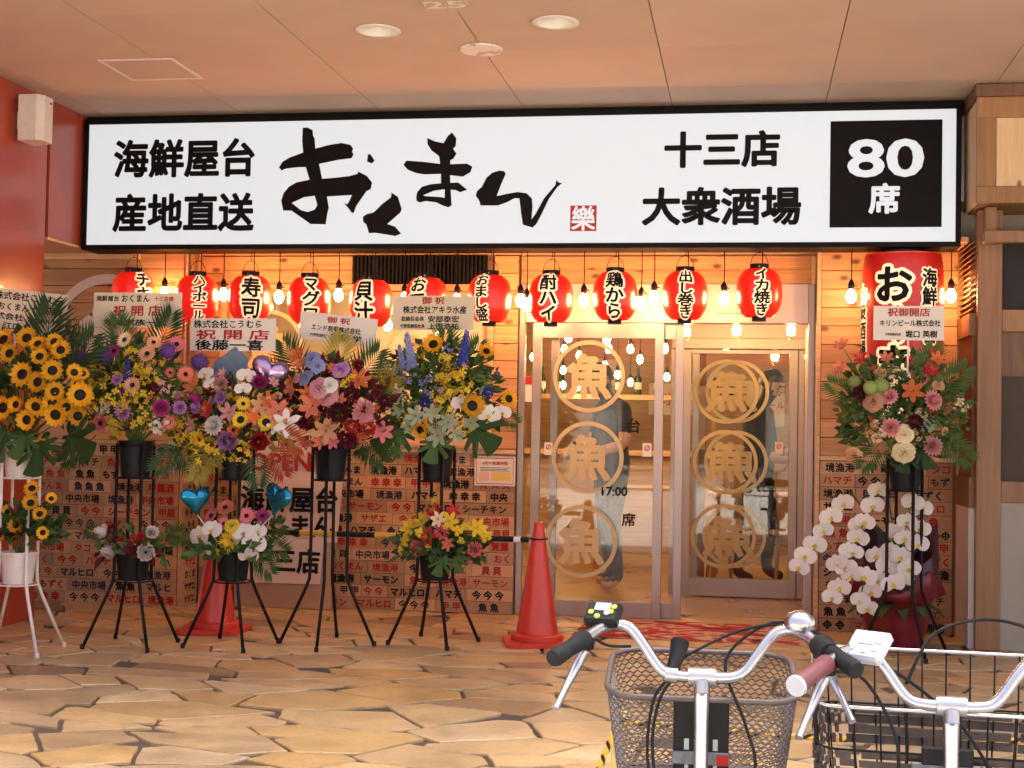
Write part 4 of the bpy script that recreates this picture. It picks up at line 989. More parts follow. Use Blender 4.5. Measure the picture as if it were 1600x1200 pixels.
def F_berry():
    mb = MB()
    for i in range(7):
        a = 2.4 * i; r = .6 * math.sqrt(i / 7); mb.lathe([(.30 * math.sin(PI * k / 5), -.30 * math.cos(PI * k / 5)) for k in range(6)], 8, (r * math.cos(a), r * math.sin(a), .3 * (1 - r)))
    return mb, None
def F_ball():
    mb = MB(); mb.lathe([(math.sin(PI * k / 10) * (1 + .03 * math.sin(k * 5)), -math.cos(PI * k / 10)) for k in range(11)], 16)
    return mb, None
KIND = dict(sun=(F_sun, 'sunflower', 'disc_dark'), gerb=(F_gerb, 'gerbera', 'disc_dark'), dahlia=(F_dahlia, 'dahlia', None), peony=(F_peony, 'peony', None), rose=(F_rose, 'rose', None), carn=(F_carn, 'carnation', None), allium=(F_allium, 'allium_ball', 'petal_purple'),
            lily=(F_lily, 'lily', 'petal_yellow'), orchid=(F_orchid, 'orchid_flower', 'petal_yellow'), spray=(F_spray, 'flower_spray', 'stem_green'), spike=(F_spike, 'flower_spike', 'stem_green'), mum=(F_mum, 'chrysanthemum', None), berry=(F_berry, 'button_flower', None), ball=(F_ball, 'green_globe_flower', None))
fm = {}
def flower_mesh(kind, mat):
    if (kind, mat) not in fm:
        a, b = KIND[kind][0](); fm[kind, mat] = (a.mesh(KIND[kind][1], mat, kind in ('ball', 'berry', 'rose')), b.mesh('flower_centre', KIND[kind][2], True) if b else None)
    return fm[kind, mat]
def flower(parent, kind, mat, pos, face, size, spin=None):
    a, b = flower_mesh(kind, mat); f = Vector(face).normalized()
    q = f.to_track_quat('Z', 'Y') if abs(f.y) < .999 or True else None
    e = (q.to_matrix() @ Matrix.Rotation(fr_.uniform(0, 6.3) if spin is None else spin, 3, 'Z')).to_euler()
    o = inst(KIND[kind][1], a, parent, pos, e, size)
    if kind == 'spray': o['kind'] = 'stuff'
    if b: inst('flower_centre' if kind not in ('spray', 'spike') else 'stalk', b, o, local=True)
    return o
# leaves
def leaflet(mb, base, d, up, L, w2):
    d, up = Vector(d).normalized(), Vector(up); s = d.cross(up).normalized(); n = s.cross(d)
    b = Vector(base); mb.add([b, b + d * L * .45 + s * w2 + n * w2 * .25, b + d * L - n * L * .10, b + d * L * .45 - s * w2 + n * w2 * .25, b + d * L * .5], [(0, 1, 4), (1, 2, 4), (2, 3, 4), (3, 0, 4)])
def palm_mesh(mat, n=12, L=1.0, droop=.35):
    mb = MB(); pts = [(0, -droop * k * k * .6, L * k - droop * .3 * k * k) for k in [i / 8 for i in range(9)]]
    mb.tube(pts, [.012 * (1 - k / 10) for k in range(9)], 4)
    for i in range(n):
        k = .18 + .80 * i / n; p = Vector((0, -droop * k * k * .6, L * k - droop * .3 * k * k)); l = L * .48 * math.sin(PI * (.18 + .74 * k)) + .06
        for s in (-1, 1): leaflet(mb, p, (s * (1.0 - .45 * k), -.15 - .3 * fr_.random(), .45 + .6 * k), (0, -1, 0), l, .021 * L + .005)
    return mb.mesh('palm_leaf', mat)
def monstera_mesh(mat):
    mb = MB(); n = 30; pts = [(0, .05, 0)]
    for i in range(n + 1):
        a = -PI * .93 + 2 * PI * .93 * i / n; r = .52 + .20 * math.cos(a) + (.0 if abs(a) < 2.4 else .06)
        if i % 3 == 1 and .25 < abs(a) < 2.6: r *= .34
        pts.append((r * math.sin(a), .18 - abs(math.sin(a)) * .10 - .25 * max(0, math.cos(a)) * r, r * math.cos(a) + .12))
    mb.add(pts, [(0, i, i + 1) for i in range(1, n + 1)]); return mb.mesh('monstera_leaf', mat)
PALM = {m: palm_mesh(m) for m in ('leaf_dark', 'leaf_mid', 'leaf_red', 'leaf_gold', 'leaf_burgundy')}
MONS = {m: monstera_mesh(m) for m in ('leaf_dark', 'leaf_mid')}
def aim(d, roll=0.0):
    """rotation that sends a leaf's +Z along d while its upper face (-Y) stays towards the viewer side"""
    z = Vector(d).normalized(); y = Vector((0, 1, 0)); y = (y - z * y.dot(z))
    y = y.normalized() if y.length > 1e-3 else Vector((0, 0, 1)); x = y.cross(z)
    m = Matrix((x, y, z)).transposed(); return (m @ Matrix.Rotation(roll, 3, 'Z')).to_euler()
def foliage(parent, c, rx, ry, rz, n, mats, L=.07, seed=0, low=-.6, nm='foliage'):
    r = random.Random(seed); mbs = {m: MB() for m in mats}
    for i in range(n):
        d = Vector((r.gauss(0, 1), r.gauss(0, 1), r.gauss(0, 1))).normalized()
        if d.z < low: d.z = -d.z * .4
        k = r.random() ** .45; p = Vector((c[0] + d.x * rx * k, c[1] + d.y * ry * k, c[2] + d.z * rz * k))
        dd = (d + Vector((r.uniform(-.8, .8), r.uniform(-.8, .8), r.uniform(-.5, .7)))).normalized(); l = L * r.uniform(.6, 1.5)
        leaflet(mbs[r.choice(mats)], p, dd, (r.uniform(-.4, .4), -1, r.uniform(0, .8)), l, l * r.uniform(.16, .30))
    for m, mb in mbs.items():
        if mb.f: tag(mb.build(nm, m, parent), kind='stuff')
def stems(parent, base, tips, mat='stem_green', r=.004):
    mb = MB()
    for tp in tips:
        tp = Vector(tp); b = Vector(base); mb.tube([b, b.lerp(tp, .5) + Vector((0, .02, .03)), tp], r, 4, False)
    tag(mb.build('stems', mat, parent), kind='stuff')

# ================================================================== flower stands
def bucket(t, x, y, z0, h, r, mat):
    mb = MB(); mb.lathe([(0, .004), (r * .80, 0), (r * .99, h), (r * 1.06, h), (r * 1.06, h - .012), (r * 1.0, h - .012)], 20, (x, y, z0)); mb.lathe([(r * .94, h - .003), (0, h - .03)], 20, (x, y, z0)); return mb.build('bucket', mat, t, True, auto=35)
def stand(name, lab, px, Y, metal, zt=1.12, zb=.34, r=.105, foot=.27, rot=.4, lower=True, bmat='black_plastic', bz=None, nleg=4):
    c = onY(px, 720, Y); x, y = c.x, Y
    t = thing(name, lab, 'flower stand', (x, y, 0), 'congratulation flower stands')
    for k in range(nleg):
        a = rot + 2 * PI * k / nleg; ca, sa = math.cos(a), math.sin(a)
        mb = MB(); mb.tube([(x + r * ca, y + r * sa, zt), (x + r * ca, y + r * sa, zb + .10), (x + r * 1.03 * ca, y + r * 1.03 * sa, zb + .03), (x + (r + .03) * ca, y + (r + .03) * sa, zb - .04), (x + foot * ca, y + foot * sa, .006)], .0095, 8)
        lg = mb.build('leg', metal, t, True)
        mb = MB(); mb.lathe([(.012, 0), (.013, .018), (.011, .026)], 8, (x + foot * ca, y + foot * sa, 0.001), True, True); mb.build('rubber_foot', 'black_rubber' if metal == 'black_metal' else metal, lg)
    for z in (zt - .19, zt - .01) + ((zb + .02,) if lower else ()):
        mb = MB(); mb.tube([(x + r * .985 * math.cos(2 * PI * k / 24), y + r * .985 * math.sin(2 * PI * k / 24), z) for k in range(24)], .005, 6, closed=True); mb.build('ring', metal, t, True)
    bucket(t, x, y, zt - .185, .20, r * .93, bmat)
    if lower: bucket(t, x, y, zb + .025, .17, r * .93, bmat)
    return t, Vector((x, y, 0))
def board(t, corners_px, Y, lines, mat='paper', tilt=0.0):
    """name board on a stick: lines = (text, yfrac, wfrac, colour, emfrac, xfrac)"""
    (xa, ya), (xb, yb) = corners_px; a, b = onY(xa, ya, Y), onY(xb, yb, Y); cx, cz, w2, h2 = (a.x + b.x) / 2, (a.z + b.z) / 2, (b.x - a.x) / 2, (a.z - b.z) / 2
    ca, sa = math.cos(tilt), math.sin(tilt)
    def P(x, z, y=0): return (cx + x * ca - z * sa, Y + y, cz + x * sa + z * ca)
    mb = MB(); mb.add([P(sx * w2, sz * h2, yy) for yy in (0, .004) for sz in (-1, 1) for sx in (-1, 1)], [(0, 1, 3, 2), (4, 6, 7, 5), (0, 4, 5, 1), (2, 3, 7, 6), (0, 2, 6, 4), (1, 5, 7, 3)]); bd = mb.build('name_board', mat, t)
    for s, yf, wf, mt, ef, xf in lines:
        mb = MB(); text_mb(mb, s, 0, 0, 0, em=ef * 2 * h2, wd=wf * 2 * w2, bold=.022, res=1, fn=lambda x, z, d: P(x + (xf - .5) * 2 * w2, z + (.5 - yf) * 2 * h2, -.0022 - d)); mb.build('print', mt, bd)
    mb = MB(); mb.tube([P(0, 0, .010), (cx, Y + .05, cz - .45)], .005, 6); mb.build('board_stick', 'white_plastic', t)
def arrange(t, c, cen, rx, rz, items, depth=.17, size_k=1.0, Yc=None, stems_from=None):
    """items: (px, py, kind, material, radius in px); each stands where the photo shows it, on the bouquet's round front"""
    Y = c.y if Yc is None else Yc; tips = []; cc = onY(cen[0], cen[1], Y)
    for px, py, kind, mat, rp in items:
        u, v = (px - cen[0]) / rx, (py - cen[1]) / rz; d2 = min(1.0, u * u + v * v)
        yy = Y - depth * math.sqrt(max(0, 1 - d2 * .85)) + fr_.uniform(-.02, .02); p = onY(px, py, yy); size = rp * (yy + CAM_D) / F_PX * size_k * 1.13
        f = Vector((u * .75 + fr_.uniform(-.25, .25), -1.0 + fr_.uniform(-.1, .2), -v * .5 + .15 + fr_.uniform(-.2, .2)))
        if kind == 'spike': f = Vector((u * .4, -.1, 1))
        if kind == 'spray': f = Vector((u * .9, -.5, .7 - v))
        flower(t, kind, mat, p, f, size, spin=(fr_.uniform(-.3, .3) if kind == 'orchid' else None)); tips.append(p + Vector((0, .02, 0)))
    if stems_from is not None: stems(t, stems_from, tips)
def fillers(t, cen, rx, rz, Y, n, kinds, seed):
    """smaller blossoms tucked between the main ones"""
    r = random.Random(seed)
    for i in range(n):
        a = r.uniform(0, 2 * PI); k = math.sqrt(r.random()); u, v = k * math.cos(a), k * math.sin(a); kind, mat, rp = r.choice(kinds)
        yy = Y - .12 * math.sqrt(max(0, 1 - k * k * .85)) + r.uniform(-.02, .03); p = onY(cen[0] + u * rx, cen[1] + v * rz, yy)
        flower(t, kind, mat, p, (u * .8 + r.uniform(-.4, .4), -1, -v * .5 + r.uniform(-.3, .4)), rp * r.uniform(.8, 1.2) * (yy + CAM_D) / F_PX)
def palms(t, lst, Y):
    for px, py, ang, L, m, lean in lst:
        p = onY(px, py, Y); d = (math.sin(rad(ang)), lean, math.cos(rad(ang))); inst('palm_leaf', PALM[m], t, p, aim(d), L * .74)
def monst(t, lst, Y):
    for px, py, ang, L, m in lst:
        p = onY(px, py, Y); d = (math.sin(rad(ang)), -.35, math.cos(rad(ang))); inst('monstera_leaf', MONS[m], t, p, aim(d), L * .66)
# -- stand of sunflowers
t, c = stand('sunflower_stand', 'white flower stand crowded with sunflowers in front of the red wall', 33, -2.25, 'white_enamel', bmat='white_enamel', rot=.9)
board(t, ((-60, 452), (103, 518)), -2.12, [('祝開店 株式会社こうむら', .16, .93, 'ink', .20, .5), ('海鮮屋台おくまん十三店様', .42, .93, 'ink', .20, .5), ('株式会社 Yugunity', .67, .7, 'ink', .17, .6), ('江口 貴成', .88, .35, 'ink', .17, .6)], 'paper_cream', -.10)
SUN = [(6, 531, 20), (42, 528, 18), (59, 537, 15), (85, 534, 15), (95, 547, 16), (15, 552, 17), (62, 557, 15), (35, 585, 21), (82, 579, 18), (59, 597, 18), (86, 612, 17), (125, 617, 21), (82, 629, 17), (104, 636, 16), (87, 648, 20), (122, 650, 17), (56, 635, 17), (5, 637, 20), (25, 632, 14), (42, 656, 18), (65, 694, 12), (116, 582, 14), (-14, 590, 19), (-22, 625, 18), (-16, 660, 17), (-25, 550, 17)]
arrange(t, c, (45, 600), 110, 95, [(x, y, 'sun', 'petal_sun', r) for x, y, r in SUN], .2, stems_from=(c.x, c.y, 1.10))
foliage(t, onY(40, 615, -2.2), .30, .16, .30, 190, ['leaf_dark', 'leaf_mid'], .09, 1)
palms(t, [(20, 600, -35, .55, 'leaf_dark', .1), (60, 590, 12, .60, 'leaf_dark', .1), (95, 600, 38, .5, 'leaf_dark', .1), (-10, 600, -60, .5, 'leaf_dark', 0)], -2.15)
monst(t, [(58, 690, 165, .36, 'leaf_dark'), (10, 675, 215, .34, 'leaf_dark'), (105, 680, 110, .40, 'leaf_dark'), (40, 680, 190, .26, 'leaf_mid')], -2.36)
fillers(t, (40, 600), 95, 85, c.y, 14, [('sun', 'petal_sun', 12), ('spray', 'leaf_light', 16)], 46)
LOWS = [(50, 763, 13), (48, 786, 14), (62, 803, 12), (25, 820, 14), (67, 832, 11), (80, 779, 10), (12, 800, 12), (0, 835, 12)]
arrange(t, c, (38, 815), 70, 70, [(x, y, 'sun', 'petal_sun', r) for x, y, r in LOWS], .12, stems_from=(c.x, c.y, .5))
foliage(t, onY(35, 835, -2.27), .22, .15, .16, 220, ['leaf_dark', 'leaf_mid'], .07, 2, -.3)
# -- mixed stand with purple globes
t, c = stand('mixed_flower_stand', 'black flower stand with purple globe flowers and gerberas next to the sunflowers', 212, -1.90, 'black_metal', rot=.75)
board(t, ((147, 457), (283, 512)), -1.80, [('海鮮屋台', .17, .26, 'ink', .17, .16), ('おくまん', .17, .32, 'ink', .24, .48), ('十三店様', .18, .22, 'red_ink', .15, .80), ('祝 開 店', .52, .55, 'red_ink', .32, .5), ('味錦家族一同', .86, .70, 'ink', .2, .48)], 'paper_cream', 0)
I2 = [(125, 558, 'allium', 'petal_purple', 13), (163, 556, 'allium', 'petal_purple', 14), (263, 548, 'allium', 'petal_purple', 13), (195, 531, 'gerb', 'petal_cream', 14), (230, 553, 'gerb', 'petal_peach', 15), (276, 538, 'gerb', 'petal_pink', 14), (207, 602, 'gerb', 'petal_peach', 14), (184, 592, 'dahlia', 'petal_lilac', 10), (192, 642, 'dahlia', 'petal_lilac', 14), (252, 637, 'dahlia', 'petal_magenta', 14), (281, 637, 'dahlia', 'petal_lilac', 11), (157, 661, 'gerb', 'petal_pink', 14), (264, 660, 'gerb', 'petal_coral', 11), (178, 548, 'gerb', 'petal_magenta', 12), (240, 535, 'gerb', 'petal_peach', 12), (213, 560, 'spray', 'petal_yellow', 22), (150, 592, 'spray', 'petal_yellow', 24), (175, 615, 'spray', 'petal_yellow', 26), (145, 625, 'spray', 'petal_yellow', 24), (222, 610, 'spray', 'petal_yellow', 26), (215, 645, 'spray', 'petal_yellow', 24), (178, 668, 'spray', 'petal_yellow', 20), (232, 580, 'spray', 'petal_yellow', 22), (250, 665, 'spray', 'petal_white', 16), (253, 605, 'spray', 'petal_rose', 15), (160, 640, 'spray', 'petal_white', 14), (290, 585, 'gerb', 'petal_coral', 13), (240, 610, 'carn', 'petal_burgundy', 11), (200, 575, 'spike', 'petal_blue', 16)]
arrange(t, c, (205, 605), 100, 95, I2, .2, stems_from=(c.x, c.y, 1.10))
foliage(t, onY(208, 620, -1.88), .33, .17, .33, 520, ['leaf_dark', 'leaf_mid', 'leaf_mid'], .075, 3)
palms(t, [(130, 585, -25, .42, 'leaf_dark', .1), (240, 560, 25, .42, 'leaf_dark', .1), (195, 570, -8, .4, 'leaf_mid', .1), (150, 680, 225, .35, 'leaf_dark', -.2), (270, 680, 140, .36, 'leaf_dark', -.2)], -1.82)
fillers(t, (200, 605), 88, 80, c.y, 26, [('spray', 'petal_yellow', 15), ('dahlia', 'petal_lilac', 7), ('carn', 'petal_rose', 7), ('berry', 'petal_yellow', 6), ('gerb', 'petal_coral', 8), ('spray', 'leaf_light', 15)], 41)
L2 = [(165, 831, 'peony', 'petal_white', 12), (177, 861, 'peony', 'petal_white', 14), (228, 863, 'peony', 'petal_white', 15), (237, 832, 'peony', 'petal_white', 11), (190, 847, 'carn', 'petal_red', 9), (203, 858, 'carn', 'petal_red', 8), (213, 845, 'lily', 'petal_red', 10), (176, 828, 'carn', 'petal_burgundy', 9), (220, 838, 'carn', 'petal_red', 7)]
arrange(t, c, (205, 850), 55, 40, L2, .10, stems_from=(c.x, c.y, .5))
foliage(t, onY(208, 862, -1.92), .20, .14, .11, 170, ['leaf_dark', 'leaf_mid', 'leaf_burgundy'], .06, 4, -.3)
palms(t, [(250, 845, 70, .26, 'leaf_mid', -.1), (170, 845, -60, .2, 'leaf_dark', -.1)], -1.9)
# -- pink and white stand with blue heart balloons
t, c = stand('pink_flower_stand', 'black flower stand of lilac roses and lilies with white orchids in its lower bucket', 368, -1.75, 'black_metal', rot=.6)
board(t, ((298, 497), (430, 549)), -1.64, [('株式会社こうむら', .18, .80, 'ink', .26, .44), ('祝 開 店', .50, .86, 'red_ink', .32, .5), ('後藤一喜', .82, .80, 'ink', .34, .46)], 'paper', 0)
I3 = [(357, 688, 'peony', 'petal_lilac', 17), (335, 665, 'dahlia', 'petal_white', 16), (312, 687, 'gerb', 'petal_sun', 12), (376, 656, 'sun', 'petal_yellow', 14), (416, 660, 'sun', 'petal_yellow', 15), (380, 631, 'gerb', 'petal_yellow', 12), (435, 643, 'lily', 'petal_coral', 20), (408, 633, 'lily', 'petal_peach', 18), (322, 585, 'orchid', 'petal_white', 15), (330, 600, 'orchid', 'petal_white', 13), (385, 588, 'orchid', 'petal_white', 15), (380, 608, 'orchid', 'petal_white', 13), (405, 598, 'peony', 'petal_magenta', 13), (345, 621, 'dahlia', 'petal_lilac', 11), (307, 637, 'dahlia', 'petal_lilac', 11), (292, 588, 'gerb', 'petal_coral', 14), (300, 605, 'lily', 'petal_coral', 16), (447, 662, 'lily', 'petal_white', 22), (430, 665, 'lily', 'petal_white', 16), (404, 690, 'peony', 'petal_red', 16), (269, 696, 'orchid', 'petal_white', 10), (272, 665, 'spray', 'petal_yellow', 24), (290, 680, 'spray', 'petal_yellow', 24), (320, 705, 'spray', 'petal_yellow', 26), (370, 705, 'spray', 'petal_yellow', 22), (300, 665, 'lily', 'petal_rose', 15), (358, 645, 'lily', 'petal_rose', 16), (325, 640, 'lily', 'petal_red', 14), (312, 566, 'allium', 'petal_purple', 14), (310, 625, 'peony', 'petal_magenta', 11), (365, 672, 'gerb', 'petal_orange', 12), (395, 650, 'lily', 'petal_orange', 14), (330, 715, 'spray', 'leaf_gold', 24), (305, 712, 'spray', 'leaf_gold', 24), (345, 600, 'carn', 'petal_rose', 12), (420, 625, 'lily', 'petal_orange', 14), (285, 625, 'carn', 'petal_pink', 12)]
arrange(t, c, (360, 645), 105, 85, I3, .2, stems_from=(c.x, c.y, 1.10))
foliage(t, onY(362, 660, -1.72), .36, .17, .28, 420, ['leaf_dark', 'leaf_mid', 'leaf_burgundy', 'leaf_gold'], .07, 5)
palms(t, [(430, 670, 118, .36, 'leaf_red', -.25), (425, 690, 150, .34, 'leaf_red', -.2), (400, 700, 165, .34, 'leaf_dark', -.2), (290, 690, 220, .34, 'leaf_dark', -.2), (330, 700, 200, .3, 'leaf_gold', -.2)], -1.88)
mb = MB(); q = onY(352, 585, -1.66); mb.prism([(-.09, -.14), (.10, -.12), (.12, .10), (.05, .16), (-.06, .07)], 0, .01, lambda x, z, e: (q.x + x, q.y + e + x * .3, q.z + z)); mb.build('wrapping_sheet', simple('blue_grey_wrap', (.09, .14, .19), .5), t)
fillers(t, (360, 645), 95, 70, c.y, 30, [('lily', 'petal_rose', 10), ('dahlia', 'petal_lilac', 7), ('carn', 'petal_red', 7), ('spray', 'petal_yellow', 14), ('lily', 'petal_coral', 10), ('carn', 'petal_cream', 7)], 42)
L3 = [(313, 838, 'orchid', 'petal_white', 19), (332, 828, 'orchid', 'petal_white', 17), (322, 858, 'orchid', 'petal_white', 16), (380, 832, 'orchid', 'petal_white', 17), (397, 850, 'orchid', 'petal_white', 18), (374, 850, 'orchid', 'petal_white', 17), (388, 868, 'orchid', 'petal_white', 15), (403, 830, 'orchid', 'petal_white', 13), (357, 846, 'mum', 'petal_yellow', 16), (337, 862, 'mum', 'petal_yellow', 12), (330, 806, 'gerb', 'petal_pink', 13), (352, 793, 'gerb', 'petal_coral', 14), (385, 806, 'gerb', 'petal_pink', 13), (363, 822, 'rose', 'petal_yellow', 10), (410, 806, 'gerb', 'petal_magenta', 12), (350, 818, 'gerb', 'petal_pink', 10)]
arrange(t, c, (360, 838), 70, 45, L3, .13, stems_from=(c.x, c.y, .52))
foliage(t, onY(362, 862, -1.77), .24, .15, .11, 230, ['leaf_dark', 'leaf_mid'], .07, 6, -.3)
palms(t, [(400, 835, 70, .30, 'leaf_dark', -.1), (405, 850, 100, .30, 'leaf_mid', -.15), (320, 845, -75, .28, 'leaf_dark', -.1), (395, 860, 130, .3, 'leaf_mid', -.2)], -1.76)
# heart balloons on sticks
def heart(px, py, Y, s, rx, rz, lab, stickto, mat):
    c0 = onY(px, py, Y); t = thing('heart_balloon', lab, 'balloon', (c0.x, c0.y, c0.z - s), 'foil heart balloons among the flowers'); mb = MB(); N, K = 30, 5; vs, fs = [], []
    rot = Matrix.Rotation(rz, 3, 'Z') @ Matrix.Rotation(rx, 3, 'Y')
    def hp(a): return (.062 * 16 * math.sin(a) ** 3 / 1.0, .062 * (13 * math.cos(a) - 5 * math.cos(2 * a) - 2 * math.cos(3 * a) - math.cos(4 * a)))
    for side in (-1, 1):
        for k in range(K + 1):
            f = math.cos(PI / 2 * k / K) if k < K else 0.0; th = math.sin(PI / 2 * k / K) * .30
            for i in range(N): x, z = hp(2 * PI * i / N); w_ = 1 + .02 * math.sin(i * 5) * (1 - k / K); vs.append(c0 + rot @ Vector((x * f * s * w_, side * th * s, (z * f + .12 * (1 - f)) * s * w_)))
        b = 0 if side < 0 else (K + 1) * N
        for k in range(K):
            for i in range(N): fs.append((b + k * N + i, b + k * N + (i + 1) % N, b + (k + 1) * N + (i + 1) % N, b + (k + 1) * N + i))
    mb.add(vs, fs); mb.build('foil_skin', mat, t, True)
    tip = c0 + rot @ Vector((0, 0, -.95 * s)); mb = MB(); mb.tube([tip, Vector(stickto)], .003, 5); mb.build('stick', 'white_plastic', t)
simple('foil_blue', (.02, .22, .36), .2, metal=.85, var=.1); simple('foil_lilac', (.42, .30, .46), .18, metal=.85, var=.1)
heart(306, 780, -1.95, .088, -.1, .75, 'blue foil heart balloon beside the white orchids and printed boards', (c.x - .05, -1.80, .55), 'foil_blue')
heart(434, 778, -1.95, .098, .30, -.45, 'blue foil heart balloon in front of the white opening banner', (c.x + .05, -1.80, .55), 'foil_blue')
heart(422, 582, -1.62, .115, .3, .3, 'lilac foil heart balloon behind the lilies', (c.x, -1.70, 1.15), 'foil_lilac')
# -- burgundy stand
t, c = stand('burgundy_flower_stand', 'black flower stand of burgundy and orange flowers with an empty lower ring', 517, -1.56, 'black_metal', rot=.08, lower=False)
board(t, ((468, 492), (588, 536)), -1.44, [('御 祝', .20, .30, 'red_ink', .24, .5), ('エンド商事株式会社', .52, .64, 'ink', .22, .48), ('代表取締役', .80, .22, 'ink', .13, .26), ('遠藤 学', .80, .40, 'ink', .26, .62)], 'paper', -.10)
I4 = [(488, 634, 'lily', 'petal_coral', 20), (455, 613, 'lily', 'petal_coral', 16), (568, 643, 'carn', 'petal_rose', 18), (500, 607, 'rose', 'petal_rose', 15), (514, 618, 'rose', 'petal_rose', 15), (515, 602, 'rose', 'petal_white', 11), (478, 591, 'rose', 'petal_paleblue', 12), (533, 578, 'rose', 'petal_lilac', 12), (488, 562, 'rose', 'petal_paleblue', 12), (497, 573, 'rose', 'petal_paleblue', 10), (510, 673, 'lily', 'petal_peach', 20), (597, 674, 'lily', 'petal_pink', 17), (560, 594, 'lily', 'petal_orange', 18), (464, 556, 'lily', 'petal_orange', 15), (470, 568, 'lily', 'petal_coral', 13), (543, 684, 'carn', 'petal_burgundy', 16), (445, 625, 'carn', 'petal_burgundy', 13), (468, 655, 'carn', 'petal_burgundy', 15), (530, 645, 'carn', 'petal_burgundy', 16), (550, 615, 'carn', 'petal_burgundy', 13), (540, 595, 'spray', 'petal_yellow', 14), (520, 690, 'lily', 'petal_pink', 12), (500, 690, 'lily', 'petal_coral', 12), (440, 625, 'peony', 'petal_lilac', 10), (575, 670, 'carn', 'petal_red', 12), (530, 625, 'lily', 'petal_coral', 13), (480, 615, 'lily', 'petal_orange', 14), (548, 665, 'carn', 'petal_red', 12)]
arrange(t, c, (518, 625), 95, 85, I4, .2, stems_from=(c.x, c.y, 1.10))
foliage(t, onY(518, 640, -1.53), .36, .17, .28, 480, ['leaf_burgundy', 'leaf_burgundy', 'leaf_dark', 'leaf_mid'], .07, 7)
palms(t, [(470, 620, -55, .42, 'leaf_dark', -.05), (480, 600, -30, .42, 'leaf_dark', .05), (520, 600, 12, .42, 'leaf_gold', .1), (545, 610, 40, .45, 'leaf_dark', .05), (565, 620, 60, .38, 'leaf_gold', 0), (560, 680, 130, .38, 'leaf_dark', -.2), (575, 675, 110, .36, 'leaf_mid', -.2)], -1.5)
fillers(t, (518, 625), 85, 75, c.y, 30, [('carn', 'petal_burgundy', 9), ('lily', 'petal_orange', 11), ('lily', 'petal_coral', 10), ('carn', 'petal_red', 7), ('rose', 'petal_rose', 8), ('spray', 'petal_burgundy', 14)], 43)
# -- blue and yellow stand
t, c = stand('blue_flower_stand', 'black flower stand with sunflowers, blue spikes and white orchids near the cone', 683, -1.35, 'black_metal', rot=.5)
board(t, ((614, 462), (740, 516)), -1.25, [('御 祝', .14, .28, 'red_ink', .22, .5), ('株式会社アキラ水産', .41, .78, 'ink', .23, .52), ('取締役会長', .68, .28, 'ink', .15, .25), ('安部泰宏', .68, .38, 'ink', .2, .63), ('代表取締役社長', .89, .30, 'ink', .13, .25), ('上田浩祐', .89, .38, 'ink', .19, .63)], 'paper_cream', 0)
I5 = [(677, 538, 'sun', 'petal_sun', 17), (607, 594, 'sun', 'petal_sun', 15), (738, 634, 'sun', 'petal_sun', 19), (657, 672, 'sun', 'petal_sun', 15), (760, 549, 'sun', 'petal_sun', 13), (795, 623, 'sun', 'petal_sun', 14), (726, 545, 'spike', 'petal_blue', 24), (640, 548, 'spike', 'petal_paleblue', 24), (628, 560, 'spike', 'petal_paleblue', 18), (667, 629, 'carn', 'petal_blue', 11), (762, 613, 'carn', 'petal_blue', 9), (763, 648, 'orchid', 'petal_white', 18), (784, 645, 'orchid', 'petal_white', 14), (587, 622, 'orchid', 'petal_white', 17), (611, 608, 'orchid', 'petal_white', 16), (625, 617, 'lily', 'petal_white', 13), (703, 600, 'spray', 'petal_yellow', 26), (712, 575, 'spray', 'petal_yellow', 24), (690, 620, 'spray', 'petal_yellow', 22), (725, 600, 'spray', 'petal_yellow', 20), (640, 580, 'spray', 'petal_paleblue', 20), (605, 575, 'lily', 'petal_white', 12), (672, 600, 'spray', 'petal_paleblue', 18), (650, 650, 'lily', 'leaf_pale', 16), (675, 645, 'lily', 'leaf_pale', 14), (700, 660, 'lily', 'leaf_pale', 16), (685, 680, 'lily', 'leaf_pale', 18), (640, 665, 'lily', 'leaf_pale', 14), (625, 640, 'lily', 'leaf_pale', 14), (715, 680, 'lily', 'leaf_pale', 13), (735, 660, 'lily', 'leaf_pale', 13), (720, 630, 'orchid', 'petal_white', 14)]
arrange(t, c, (688, 610), 110, 95, I5, .2, stems_from=(c.x, c.y, 1.10))
foliage(t, onY(688, 620, -1.33), .38, .17, .33, 560, ['leaf_dark', 'leaf_mid', 'leaf_mid', 'leaf_light'], .075, 8)
monst(t, [(625, 668, 215, .36, 'leaf_dark'), (735, 668, 115, .40, 'leaf_dark'), (680, 685, 178, .28, 'leaf_mid')], -1.47)
palms(t, [(600, 675, 235, .30, 'leaf_dark', -.2), (690, 600, 5, .45, 'leaf_mid', .1), (720, 600, 25, .4, 'leaf_mid', .1), (775, 640, 120, .25, 'leaf_mid', -.2)], -1.3)
fillers(t, (690, 615), 95, 80, c.y, 28, [('spray', 'petal_yellow', 15), ('lily', 'leaf_pale', 9), ('spray', 'petal_paleblue', 14), ('spray', 'leaf_light', 16), ('carn', 'petal_blue', 6), ('lily', 'petal_white', 8)], 44)
